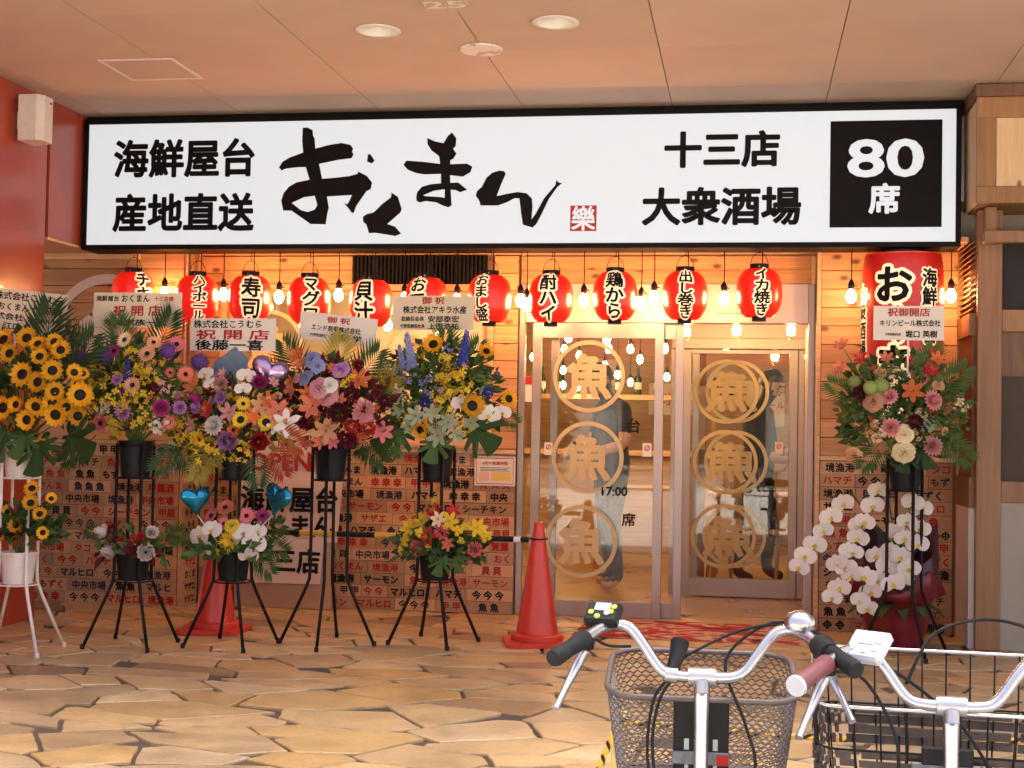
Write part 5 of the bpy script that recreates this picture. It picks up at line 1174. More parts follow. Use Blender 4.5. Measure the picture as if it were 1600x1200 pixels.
L5 = [(660, 815, 'lily', 'petal_yellow', 14), (686, 812, 'lily', 'petal_cream', 13), (702, 815, 'lily', 'petal_yellow', 15), (670, 838, 'lily', 'petal_red', 16), (680, 800, 'lily', 'petal_red', 13), (708, 800, 'lily', 'petal_red', 12), (690, 832, 'carn', 'petal_pink', 12), (652, 856, 'carn', 'petal_pink', 12), (742, 858, 'carn', 'petal_pink', 12), (716, 829, 'berry', 'petal_yellow', 12), (634, 846, 'berry', 'petal_yellow', 12), (758, 838, 'berry', 'petal_yellow', 13), (640, 826, 'lily', 'petal_yellow', 15), (745, 825, 'lily', 'petal_yellow', 15), (728, 822, 'berry', 'petal_yellow', 10), (655, 832, 'berry', 'petal_yellow', 10), (700, 850, 'lily', 'petal_coral', 11), (628, 860, 'berry', 'petal_yellow', 9), (680, 785, 'mum', 'petal_yellow', 10), (720, 845, 'berry', 'petal_yellow', 8), (670, 855, 'berry', 'petal_yellow', 8)]
arrange(t, c, (690, 838), 80, 50, L5, .14, stems_from=(c.x, c.y, .5))
foliage(t, onY(688, 858, -1.37), .27, .15, .13, 320, ['leaf_dark', 'leaf_mid', 'leaf_mid'], .07, 9, -.4)
monst(t, [(690, 872, 182, .20, 'leaf_mid'), (712, 872, 150, .17, 'leaf_mid')], -1.49)
# -- green stand on the right
t, c = stand('green_flower_stand', 'black flower stand of green foliage and peach roses before the tall lantern', 1414, -1.05, 'black_metal', rot=.35, lower=False)
board(t, ((1365, 478), (1475, 532)), -1.18, [('祝御開店', .18, .60, 'red_ink', .26, .5), ('キリンビール株式会社', .50, .86, 'ink', .20, .52), ('代表取締役社長', .83, .22, 'ink', .09, .28), ('堀口 英樹', .82, .45, 'ink', .22, .68)], 'paper', 0)
I6 = [(1365, 627, 'rose', 'petal_peach', 14), (1413, 678, 'rose', 'petal_cream', 12), (1412, 707, 'rose', 'petal_cream', 14), (1335, 712, 'rose', 'petal_peach', 11), (1390, 620, 'dahlia', 'petal_rose', 13), (1457, 626, 'dahlia', 'petal_rose', 15), (1392, 668, 'dahlia', 'petal_rose', 14), (1457, 697, 'dahlia', 'petal_rose', 14), (1360, 606, 'ball', 'petal_green', 10), (1377, 603, 'ball', 'petal_green', 11), (1335, 597, 'ball', 'petal_green', 9), (1425, 612, 'lily', 'petal_orange', 17), (1465, 562, 'lily', 'petal_orange', 13), (1455, 580, 'lily', 'petal_red', 12), (1316, 540, 'lily', 'petal_coral', 12), (1311, 576, 'lily', 'petal_coral', 13), (1393, 590, 'spray', 'petal_cream', 16), (1345, 560, 'lily', 'petal_red', 11), (1385, 560, 'lily', 'petal_coral', 11), (1430, 660, 'carn', 'petal_burgundy', 12), (1345, 615, 'carn', 'petal_burgundy', 12), (1500, 632, 'spray', 'petal_cream', 12), (1372, 680, 'spray', 'petal_cream', 14), (1450, 665, 'spray', 'leaf_pale', 14), (1330, 650, 'spray', 'leaf_light', 16)]
arrange(t, c, (1410, 640), 105, 95, I6, .2, stems_from=(c.x, c.y, 1.10))
foliage(t, onY(1410, 645, -1.03), .36, .18, .34, 900, ['leaf_dark', 'leaf_mid', 'leaf_light', 'leaf_light'], .06, 10)
fillers(t, (1410, 640), 92, 85, c.y, 30, [('spray', 'leaf_light', 18), ('lily', 'petal_red', 8), ('spray', 'petal_cream', 12), ('rose', 'petal_peach', 8), ('spray', 'leaf_mid', 18)], 45)
palms(t, [(1460, 620, 45, .36, 'leaf_mid', 0), (1375, 690, 215, .3, 'leaf_mid', -.2), (1465, 680, 130, .34, 'leaf_mid', -.2), (1340, 625, -60, .3, 'leaf_mid', -.1), (1440, 600, 15, .34, 'leaf_mid', .05)], -1.1)
monst(t, [(1415, 705, 180, .24, 'leaf_dark'), (1440, 700, 150, .24, 'leaf_dark')], -1.15)
# ================================================================== orchid pot
oc = onZ(1410, 1008, 0); oy = -0.72; ox = onY(1400, 900, oy).x
t = thing('orchid_pot', 'potted white moth orchid in dark red wrapping beneath the green flower stand', 'potted plant', (ox, oy, 0))
simple('wrap_red', (.16, .008, .014), .35, var=.4, scale=10); simple('wrap_dark', (.045, .010, .022), .4, var=.4, scale=10)
mb = MB(); mb.lathe([(0, .003), (.13, .003), (.15, .10), (.16, .22), (.15, .24), (0, .23)], 18, (ox, oy, 0)); mb.build('pot', 'white_enamel', t, True, auto=40)
for k, (m, h, rr, off) in enumerate((('wrap_dark', .62, .19, .06), ('wrap_red', .42, .20, -.05))):
    mb = MB(); N = 28; vs = []
    for lv, (f, hh) in enumerate(((.72, .004), (.95, .16), (1.0, .28), (1.25 + .1 * k, h * .75), (1.15, h))):
        for i in range(N):
            a = 2 * PI * i / N; w_ = 1 + (.10 * math.sin(a * 7 + k) + .05 * math.sin(a * 11)) * (lv / 4); z = hh * (1 + (.18 * math.sin(a * 3 + k * 2 + 1.2)) * (lv == 4)) * (1 if lv < 3 else (1.0 if math.cos(a - off * 20) > -.6 else .85))
            vs.append((ox + rr * f * w_ * math.cos(a), oy + rr * f * w_ * math.sin(a), z))
    mb.add(vs, [(l * N + i, l * N + (i + 1) % N, (l + 1) * N + (i + 1) % N, (l + 1) * N + i) for l in range(4) for i in range(N)]); mb.build('wrapping_paper', m, t, True)
ARCH = [[(1386, 762), (1370, 775), (1350, 792)], ]
SPR = [  # cascades of blossoms, from the top of each stem down
    [(1318, 787), (1298, 808), (1287, 829), (1273, 851), (1257, 868), (1248, 886)],
    [(1372, 766), (1363, 790), (1350, 815), (1340, 840), (1332, 863), (1321, 886), (1330, 898), (1312, 918), (1300, 933)],
    [(1340, 818), (1326, 860), (1308, 880)],
    [(1402, 832), (1390, 860), (1370, 868), (1385, 885), (1370, 905), (1360, 925), (1350, 900), (1345, 938), (1356, 950)],
    [(1440, 795), (1436, 825), (1432, 850), (1425, 785), (1418, 815), (1412, 840), (1408, 870), (1421, 888), (1410, 905), (1395, 912)]]
for chain in SPR:
    pts = []
    for k, (px, py) in enumerate(chain):
        yy = oy - .26 - .10 * k / len(chain); p = onY(px, py, yy); pts.append(p)
        flower(t, 'orchid', 'petal_white', p + Vector((fr_.uniform(-.005, .005), -.015, 0)), (fr_.uniform(-.45, .25), -1, fr_.uniform(-.25, .15)), 17.5 * (yy + CAM_D) / F_PX * fr_.uniform(.88, 1.1), spin=fr_.uniform(-.35, .35))
    top = pts[0] + Vector((.05, .10, .06)); mb = MB(); mb.tube([(ox, oy, .25), (ox + (top.x - ox) * .25, oy - .02, .25 + (top.z - .25) * .6), top, pts[0]] + pts[1:], .0045, 5, False); mb.build('flower_stem', 'stem_green', t)
for a, l in ((200, .30), (250, .34), (300, .30), (340, .28), (160, .26), (275, .26)):
    mb = MB(); d = Vector((math.cos(rad(a)), math.sin(rad(a)), .25)); s = d.cross(Vector((0, 0, 1))).normalized(); P0 = Vector((ox, oy, .25)); v_ = []
    for i in range(6): k = i / 5; w2 = .05 * math.sin(PI * (.1 + .85 * k)); q = P0 + d * l * k + Vector((0, 0, .10 * k - .22 * k * k)); v_ += [q - s * w2, q + Vector((0, 0, -.012)), q + s * w2]
    mb.add(v_, [(i * 3 + j, i * 3 + j + 1, i * 3 + j + 4, i * 3 + j + 3) for i in range(5) for j in (0, 1)]); mb.build('strap_leaf', 'leaf_mid', t, True)

# ================================================================== cones and barrier bar
def cone(x, y, lab, h=.695, rz=0.0):
    t = thing('traffic_cone', lab, 'traffic cone', (x, y, 0), 'red traffic cones')
    mb = MB(); mb.lathe([(.150, .028), (.150, .055), (.142, .062), (.122, .065), (.030, h - .02), (.027, h), (.018, h + .004), (.0, h + .004)], 30, (x, y, 0)); mb.build('cone_body', 'cone_red', t, True, auto=40)
    mb = MB(); s = .19; q = []
    for i in range(4):
        a0 = PI / 2 * i
        for k in range(4): a = a0 + PI / 2 * k / 3; q.append(((s - .03) * (1 if i in (0, 3) else -1) + .03 * math.cos(a), (s - .03) * (1 if i in (0, 1) else -1) + .03 * math.sin(a)))
    ca, sa = math.cos(rz), math.sin(rz); mb.prism([(x + a * ca - b * sa, y + a * sa + b * ca) for a, b in q], .001, .027); mb.build('cone_base', 'cone_red', t)
    return t
cx_, cy_ = -1.175, -1.20
cone(cx_, cy_, 'red traffic cone standing in front of the sliding door', .70, .25)
p2 = onZ(338, 985, 0); cone(p2.x, -1.25, 'red traffic cone behind the pink flower stand', .66, .1)
zb = .60; xa, ya, xb, yb = p2.x + .05, -1.24, cx_ - .055, cy_ - .01
t = thing('barrier_bar', 'black and yellow striped bar hooked between the two cones', 'barrier bar', ((xa + xb) / 2, -1.23, zb))
for k in range(8):
    f0, f1 = k / 8, (k + 1) / 8; mb = MB(); mb.tube([(xa + (xb - xa) * f, ya + (yb - ya) * f, zb) for f in (f0 + .001, f1 - .001)], .017, 10); mb.build('stripe', 'black_plastic' if k % 2 else 'bar_yellow', t, True, auto=50)
for x, y, s in ((cx_, cy_, 1), (p2.x, -1.25, -1)):
    mb = MB(); mb.tube([(x + .050 * math.cos(2 * PI * i / 20), y + .050 * math.sin(2 * PI * i / 20), zb + .006) for i in range(20)], .005, 6, closed=True); mb.build('end_loop', 'black_plastic', t, True)
mb = MB(); mb.lathe([(.0178, -.02), (.0178, .02)], 12); me = mb.mesh('reflector_band', 'white_plastic', True); inst('reflector_band', me, t, (xa + (xb - xa) * .965, ya, zb), (0, PI / 2, 0))

# ================================================================== opening banner board
by = -.13
t = thing('opening_banner', 'white hand lettered opening banner sheets on a tan board under the window', 'banner', (-3.0, by, 0))
a, b = onY(372, 690, by), onY(530, 952, by)
mb = MB(); mb.box(a.x, onY(517, 950, by).x, by, by + .02, .003, a.z - .02); mb.build('tan_board', 'tan_board', t)
def sheet(p0, p1, p2_, p3, off):
    q = [onY(*p, by - off) for p in (p0, p1, p2_, p3)]; mb = MB()
    N = 8; vs = []
    for j in range(N + 1):
        for i in range(N + 1):
            u, v = i / N, j / N; p = (q[0] * (1 - u) + q[1] * u) * (1 - v) + (q[3] * (1 - u) + q[2] * u) * v
            vs.append((p.x, p.y - .004 * mnoise.noise(Vector((p.x * 9, p.z * 9, off * 99))), p.z))
    mb.add(vs, [(j * (N + 1) + i, j * (N + 1) + i + 1, (j + 1) * (N + 1) + i + 1, (j + 1) * (N + 1) + i) for j in range(N) for i in range(N)]); return mb.build('banner_sheet', 'paper_pink', t, True)
def bt(s, xa, xb, yc, em, mat, bold, off, p=None):
    a, b = onY(xa, yc, by - off), onY(xb, yc, by - off); mb = MB(); text_mb(mb, s, (a.x + b.x) / 2, by - off, (a.z + b.z) / 2, em=em * (b.x - a.x) / (xb - xa), wd=b.x - a.x, bold=bold); mb.build('lettering', mat, p or t)
s1 = sheet((388, 676), (492, 676), (490, 756), (388, 756), .010); bt('OPEN', 390, 486, 722, 36, 'red_ink', .03, .018, s1)
s2 = sheet((375, 738), (537, 738), (527, 848), (375, 848), .016); bt('海鮮屋台', 376, 528, 780, 40, 'ink', .03, .024, s2); bt('おくまん', 384, 520, 822, 36, 'ink', .035, .024, s2)
s3 = sheet((380, 842), (507, 842), (500, 913), (382, 910), .024); bt('十三店', 390, 500, 876, 38, 'ink', .03, .032, s3)

# ================================================================== door mat
def mat_mat():
    m, t, bs = _mat('mat_weave'); v = coords(t, (1, 1.6, 1)); n = tnoise(t, v, 7, 2); vo = _n(t, 'TexVoronoi'); vo.inputs['Scale'].default_value = 5.5; t.links.new(v, vo.inputs[0])
    c = ramp(t, mth(t, 'ADD', mth(t, 'MULTIPLY', n, .6), mth(t, 'MULTIPLY', vo.outputs[0], .6)), ((.30, (.38, .03, .03)), (.47, (.45, .05, .04)), (.49, (.58, .42, .28)), (.58, (.55, .38, .25)), (.60, (.42, .04, .035)), (.76, (.36, .03, .03)), (.78, (.03, .02, .03))))
    t.links.new(c, bs.inputs['Base Color']); bs.inputs['Roughness'].default_value = .95; bump(t, bs, tnoise(t, v, 160, 2), .6, .004)
mat_mat()
mb = MB(); N = 40; x0_, x1_, y0_, y1_ = -1.02, .46, -.86, -.03; vs = []
for j in range(11):
    for i in range(N + 1):
        x, y = x0_ + (x1_ - x0_) * i / N, y0_ + (y1_ - y0_) * j / 10; e = min(1, min(i, N - i, j * 3, (10 - j) * 3) / 1.5)
        vs.append((x + .02 * (y - y0_), y, .003 + .011 * e + .010 * max(0, mnoise.noise(Vector((x * 2.3, y * 5, 3)))) * e))
mb.add(vs, [(j * (N + 1) + i, j * (N + 1) + i + 1, (j + 1) * (N + 1) + i + 1, (j + 1) * (N + 1) + i) for j in range(10) for i in range(N)])
tag(mb.build('door_mat', 'mat_weave', None, True), 'red patterned woven mat lying in front of the glass doors', 'mat')

# ================================================================== people inside
def person(name, lab, loc, joints, edges, radii, paint, yaw, face_dir, hairmat='hair', cap=False):
    t = thing(name, lab, 'person', loc); me = bpy.data.meshes.new('body'); me.from_pydata(joints, edges, []); o = bpy.data.objects.new('body', me); COL.objects.link(o)
    sk = o.modifiers.new('s', 'SKIN'); sub = o.modifiers.new('d', 'SUBSURF'); sub.levels = 2; sub.render_levels = 2
    for i, r in enumerate(radii): me.skin_vertices[0].data[i].radius = (r, r) if not isinstance(r, tuple) else r
    me.skin_vertices[0].data[0].use_root = True
    dg = bpy.context.evaluated_depsgraph_get(); m2 = bpy.data.meshes.new_from_object(o.evaluated_get(dg), depsgraph=dg); bpy.data.objects.remove(o)
    for m in ('cloth_black', 'denim', 'skin', 'shoe_tan', 'hair'): m2.materials.append(M[m])
    for p in m2.polygons: p.material_index = paint(p.center); p.use_smooth = True
    b = inst('body', m2, t, loc, (0, 0, yaw)); return t, b
def std(p):
    return 3 if p.z < .075 else 1 if p.z < .93 else 0
# customer with black T-shirt, jeans and pale shoes, head bowed, one forearm raised
J = [(0, 0, .95), (0, 0, 1.10), (0, .01, 1.25), (0, .0, 1.40), (0, -.03, 1.47), (0, -.07, 1.53), (0, -.10, 1.60), (0, -.115, 1.685),
     (.10, 0, .90), (.13, -.06, .50), (.17, -.02, .09), (.18, -.17, .035), (-.10, 0, .90), (-.13, .02, .50), (-.16, .12, .09), (-.17, -.03, .035),
     (.19, .0, 1.40), (.26, -.03, 1.13), (.14, -.22, 1.06), (.08, -.28, 1.08), (-.19, 0, 1.40), (-.26, -.02, 1.13), (-.16, -.22, 1.02), (-.10, -.29, 1.02)]
E_ = [(0, 1), (1, 2), (2, 3), (3, 4), (4, 5), (5, 6), (6, 7), (0, 8), (8, 9), (9, 10), (10, 11), (0, 12), (12, 13), (13, 14), (14, 15), (3, 16), (16, 17), (17, 18), (18, 19), (3, 20), (20, 21), (21, 22), (22, 23)]
Rr = [.145, (.15, .12), (.165, .125), (.13, .10), .062, .062, .088, .085, .105, .07, .05, .042, .105, .07, .05, .042, .068, .05, .038, .035, .068, .05, .038, .035]
def p1(p):
    if p.z < .075: return 3
    if p.z < .90: return 1
    if p.z > 1.50: return 2 if p.y < -.13 and p.z < 1.66 else 4
    if abs(p.x) > .0 and p.y < -.12 and p.z < 1.16: return 2
    if abs(p.x) > .225 and p.z < 1.22: return 2
    return 0
def hand(b, at, d):
    """five short bent fingers on a palm"""
    mb = MB(); at, d = Vector(at), Vector(d).normalized(); s = d.cross(Vector((0, 0, 1))).normalized(); u = s.cross(d)
    mb.tube([at - d * .03, at + d * .03, at + d * .07], [.026, .034, .030], 8)
    for k in range(4):
        q = at + d * .06 + s * (k - 1.5) * .019; l = (.062, .072, .068, .052)[k]; mb.tube([q, q + d * l * .5 - u * .008, q + d * l - u * .032], [.0095, .009, .007], 6)
    q = at + d * .0 + s * .032; mb.tube([q, q + s * .026 + d * .03, q + s * .022 + d * .06 - u * .01], [.011, .010, .008], 6); mb.build('hand', 'skin', b, True, org=(0, 0, 0))
def head_bits(b, c, fd):
    """nose, ears, brow and eyes on the bowed head; hair as a cap of its own"""
    c, fd = Vector(c), Vector(fd).normalized(); s = fd.cross(Vector((0, 0, 1))).normalized(); u = s.cross(fd)
    mb = MB(); mb.tube([c + fd * .085 + u * .01, c + fd * .115 - u * .03, c + fd * .09 - u * .04], [.010, .016, .010], 6)
    for e in (-1, 1): mb.obox(c + s * e * .092 - u * .01, s * .008, fd * .018, u * .03)
    mb.build('nose_and_ears', 'skin', b, True, org=(0, 0, 0))
    mb = MB()
    for e in (-1, 1): mb.obox(c + fd * .087 + s * e * .034 + u * .012, s * .014, fd * .006, u * .006)
    mb.obox(c + fd * .090 - u * .062, s * .022, fd * .004, u * .004); mb.build('eyes_and_mouth', 'ink', b, org=(0, 0, 0))
    mb = MB(); n, k = 16, 7; vs = []
    for j in range(k + 1):
        el = PI / 2 - (PI * .62) * j / k
        for i in range(n):
            a = 2 * PI * i / n; back = -math.cos(a); el2 = el if back > -.2 else max(el, .35); r = .108 + .004 * math.sin(i * 7 + j * 3); vs.append(c - fd * .008 + u * .012 + (fd * math.cos(a) * math.cos(el2) + s * math.sin(a) * math.cos(el2) * .92 + u * math.sin(el2) * 1.08) * r)
    mb.add(vs, [(j * n + i, j * n + (i + 1) % n, (j + 1) * n + (i + 1) % n, (j + 1) * n + i) for j in range(k) for i in range(n)]); mb.build('hair', 'hair', b, True, org=(0, 0, 0))
q = onZ(962, 908, 0)
def shift(b):
    for ch in b.children: ch.location = (0, 0, 0)
t1, b1 = person('person', 'person in black T-shirt, jeans and pale shoes standing behind the sliding door', (q.x, 1.75, .004), J, E_, Rr, p1, rad(-55), None)
hand(b1, (.075, -.29, 1.08), (-.4, -1, .1)); hand(b1, (-.09, -.30, 1.02), (.3, -1, .2)); head_bits(b1, (0, -.11, 1.635), (0, -1, -.35)); shift(b1)
def p3(p):
    if p.z < .075: return 4
    if p.z > 1.48: return 2 if p.y < -.14 and p.z < 1.66 else 4
    if p.y < -.18 and p.z < 1.16: return 2
    return 0
q = onY(1185, 700, 2.5)
t2, b2 = person('person', 'person in dark work clothes bending over behind the inner glass door', (q.x, 2.55, .004), J, E_, Rr, p3, rad(70), None)
hand(b2, (.075, -.29, 1.08), (-.4, -1, .1)); hand(b2, (-.09, -.30, 1.02), (.3, -1, .2)); head_bits(b2, (0, -.11, 1.635), (0, -1, -.35)); shift(b2)

# ================================================================== street side: building across the road
t = thing('opposite_building', 'pale low building across the street with wide shop windows', 'building', (0, -24, -.2))
mb = MB(); mb.box(-30, 30, -28, -24, -.2, 6.6); mb.build('wall', 'facade', t)
mb = MB(); mb.box(-30, 30, -23.995, -23.6, 2.9, 3.7); mb.build('awning_band', 'facade_red', t)
for i in range(12):
    x = -27 + i * 4.8; mb = MB(); mb.box(x, x + 3.6, -23.99, -23.95, .3, 2.6); f = mb.build('shop_window', 'alu', t); mb = MB(); mb.box(x + .1, x + 3.5, -23.949, -23.94, .4, 2.5); mb.build('pane', 'dark_pane', f)
    mb = MB(); mb.box(x + .6, x + 2.8, -23.99, -23.95, 4.6, 6.3); f = mb.build('window', 'alu', t); mb = MB(); mb.box(x + .7, x + 2.7, -23.949, -23.94, 4.7, 6.2); mb.build('pane', 'dark_pane', f)

# ================================================================== bicycles parked at the kerb
STREET = -0.20
simple('basket_brown', (.13, .105, .095), .42, var=.3, scale=25, metal=.2); simple('grip_pink', (.15, .045, .05), .5); simple('frame_grey', (.10, .11, .13), .3, coat=.4); simple('frame_dark', (.03, .03, .05), .3, coat=.4)
simple('lime_key', (.30, .55, .03), .4); simple('lcd', (.38, .42, .38), .2); simple('wicker_dark', (.055, .04, .032), .5, var=.5, scale=30); simple('white_gloss', (.50, .52, .56), .3, var=.04)
def bike(lab, px, dist, yaw, spec):
    """one city bicycle; local x right, y forwards (towards the shop), z up from the street"""
    g = onY(px, 1052, -CAM_D + dist); t = thing('bicycle', lab, 'bicycle', (g.x, -CAM_D + dist, STREET), 'bicycles parked at the kerb')
    ca, sa = math.cos(yaw), math.sin(yaw)
    def L(p): return (g.x + p[0] * ca - p[1] * sa, -CAM_D + dist + p[0] * sa + p[1] * ca, STREET + p[2])
    def T(nm, pts, r, mat, par=None, seg=10, **k):
        mb = MB(); mb.tube([L(p) for p in pts], r, seg, **k); return mb.build(nm, mat, par or t, True, auto=50)
    def smooth(pts, n=5):
        P = [Vector(p) for p in pts]; out = []
        for i in range(len(P) - 1):
            p0, p1, p2, p3 = P[max(i - 1, 0)], P[i], P[i + 1], P[min(i + 2, len(P) - 1)]
            for k in range(n): u = k / n; out.append(.5 * ((2 * p1) + (p2 - p0) * u + (2 * p0 - 5 * p1 + 4 * p2 - p3) * u * u + (3 * p1 - p0 - 3 * p2 + p3) * u ** 3))
        return out + [P[-1]]
    hz = spec['hz']; w = spec['w']
    half = [(.0, 0, hz), (.05, 0, hz), (.085, .004, hz + .012), (.125, .015, hz + .065), (.150, .022, hz + .092), (.178, .018, hz + .099), (.205, -.01, hz + .095), (.232, -.055, hz + .082), (w, -.155, hz + .055)]
    bar_ = T('handlebar', smooth([(-x, y, z) for x, y, z in half[::-1]][:-1] + half), .0115, 'chrome', seg=12)
    # stem with clamp
    st = T('stem', [(0, -.012, hz - .30), (0, -.004, hz - .10), (0, 0, hz - .02)], [.0145, .0145, .0165], 'chrome', seg=14)
    mb = MB(); mb.tube([L((-.028, 0, hz)), L((.028, 0, hz))], .019, 14); mb.build('bar_clamp', 'silver', st, True, auto=40)
    mb = MB(); mb.tube([L((0, -.014, hz - .006)), L((0, -.021, hz - .030))], .014, 14); mb.tube([L((0, -.020, hz - .028)), L((0, -.024, hz - .030))], .006, 8); mb.build('clamp_bolt', 'silver', st, True, auto=40)
    T('headset', [(0, -.016, hz - .33), (0, -.014, hz - .312), (0, -.013, hz - .298), (0, -.012, hz - .288)], [.024, .025, .022, .018], 'chrome', seg=14)
    T('head_tube', [(0, -.045, hz - .50), (0, -.016, hz - .33)], .021, spec['frame'], seg=14)
    gl = []
    for s in (-1, 1):
        a, b = Vector((s * .236, -.064, hz + .080)), Vector((s * (w + .006), -.165, hz + .052)); d = (b - a)
        gp = T('grip', [a, a + d * .04, a + d * .5, a + d * .92, a + d, a + d * 1.01], [.0175, .0195, .0165, .0185, .0165, .010], spec['grips'][0 if s < 0 else 1], seg=14); gl.append(gp)
        lev = T('brake_bracket', [a - d * .10 + Vector((0, 0, -.004)), a - d * .02 + Vector((-s * .004, .012, -.024))], [.014, .012], 'black_plastic', seg=8)
        T('brake_lever', smooth([a + Vector((0, .004, -.026)), a + d * .22 + Vector((s * .004, .022, -.050)), a + d * .55 + Vector((s * .006, .012, -.082)), a + d * .78 + Vector((s * .008, .002, -.108))]), [.0085 + .002 * math.sin(i * .4) for i in range(16)], 'silver', lev, 8)
    # wheel, fork, mudguard, frame, saddle (mostly below the frame)
    def wheel(cy, R=.30):
        mb = MB(); mb.tube([L((0, cy + R * math.cos(2 * PI * i / 40), R + .02 + R * math.sin(2 * PI * i / 40))) for i in range(40)], .020, 8, closed=True); wh = mb.build('wheel', 'black_rubber', t, True)
        mb = MB(); mb.tube([L((0, cy + (R - .025) * math.cos(2 * PI * i / 40), R + .02 + (R - .025) * math.sin(2 * PI * i / 40))) for i in range(40)], .010, 6, closed=True); mb.build('rim', 'silver', wh, True)
        mb = MB()
        for i in range(28): a = 2 * PI * i / 28; mb.tube([L(((-1) ** i * .02, cy, R + .02)), L((0, cy + (R - .03) * math.cos(a), R + .02 + (R - .03) * math.sin(a)))], .0012, 4)
        tag(mb.build('spokes', 'silver', wh), kind='stuff'); T('hub', [(-.04, cy, R + .02), (.04, cy, R + .02)], .018, 'silver', wh)
    wheel(.12); wheel(-.93)
    for s in (-1, 1): T('fork_blade', smooth([(s * .02, -.045, hz - .505), (s * .035, .0, .55), (s * .045, .06, .40), (s * .045, .12, .32)]), .011, spec['frame'])
    for cy in (.12, -.93): mb = MB(); N = 24; mb.tube([L((0, cy + .335 * math.cos(a), .32 + .335 * math.sin(a))) for a in [rad(20 + 175 * i / N) for i in range(N + 1)]], .022, 6); mb.build('mudguard', 'silver', t, True)
    T('down_tube', smooth([(0, -.03, hz - .46), (0, -.25, .38), (0, -.48, .28)]), .020, spec['frame']); T('seat_tube', [(0, -.48, .27), (0, -.60, .66)], .016, spec['frame']); T('seat_post', [(0, -.60, .66), (0, -.64, .80)], .0125, 'chrome')
    for s in (-1, 1): T('chain_stay', [(s * .02, -.48, .28), (s * .05, -.93, .32)], .009, spec['frame']); T('seat_stay', [(s * .02, -.585, .60), (s * .05, -.93, .32)], .008, spec['frame'])
    mb = MB(); mb.lathe([(.085, 0), (.087, .006)], 20); me = mb.mesh('chainring', 'silver'); inst('chainring', me, t, L((.05, -.48, .28)), (0, PI / 2, yaw))
    for s in (-1, 1): cr = T('crank', [(s * .05, -.48, .28), (s * .07, -.48 + s * .10, .28 - s * .13)], .008, 'silver'); T('pedal', [(s * .07, -.48 + s * .10, .28 - s * .13), (s * .16, -.48 + s * .10, .28 - s * .13)], .018, 'black_rubber', cr)
    mb = MB(); vs = []; N = 10
    for i in range(N + 1):
        k = i / N; w2 = .022 + .085 * max(0, (k - .25) / .75) ** 1.2
        for j in range(7): a = PI * j / 6; vs.append(L((w2 * math.cos(a), -.50 - .26 * k, .81 + .035 * math.sin(a) - .01 * k)))
    mb.add(vs, [(i * 7 + j, i * 7 + j + 1, (i + 1) * 7 + j + 1, (i + 1) * 7 + j) for i in range(N) for j in range(6)]); mb.build('saddle', 'black_rubber', t, True)
    spec['extra'](t, L, T, smooth, hz, w, bar_, gl)
    return t
def box_on(t, L, c, rx, rz, hx, hy, hz_, nm, mat, par=None, bev=.006):
    """bevelled box tilted about x then z in bicycle space"""
    R2 = Matrix.Rotation(rz, 3, 'Z') @ Matrix.Rotation(rx, 3, 'X'); mb = MB(); mb.box(-hx, hx, -hy, hy, -hz_, hz_, bev); mb.v = [L(Vector(c) + R2 @ Vector(v)) for v in mb.v]; return mb.build(nm, mat, par or t)
def ringpts(hw, hd, y0, z, n=10, rc=.07, tilt=0.0):
    out = []
    for sx, sy, a0 in ((1, 1, 0), (-1, 1, 90), (-1, -1, 180), (1, -1, 270)):
        for k in range(n):
            a = rad(a0 + 90 * k / (n - 1)); x, y = sx * (hw - rc) + rc * math.cos(a), sy * (hd - rc) + rc * math.sin(a); out.append((x, y0 + y, z + y * tilt))
    return out
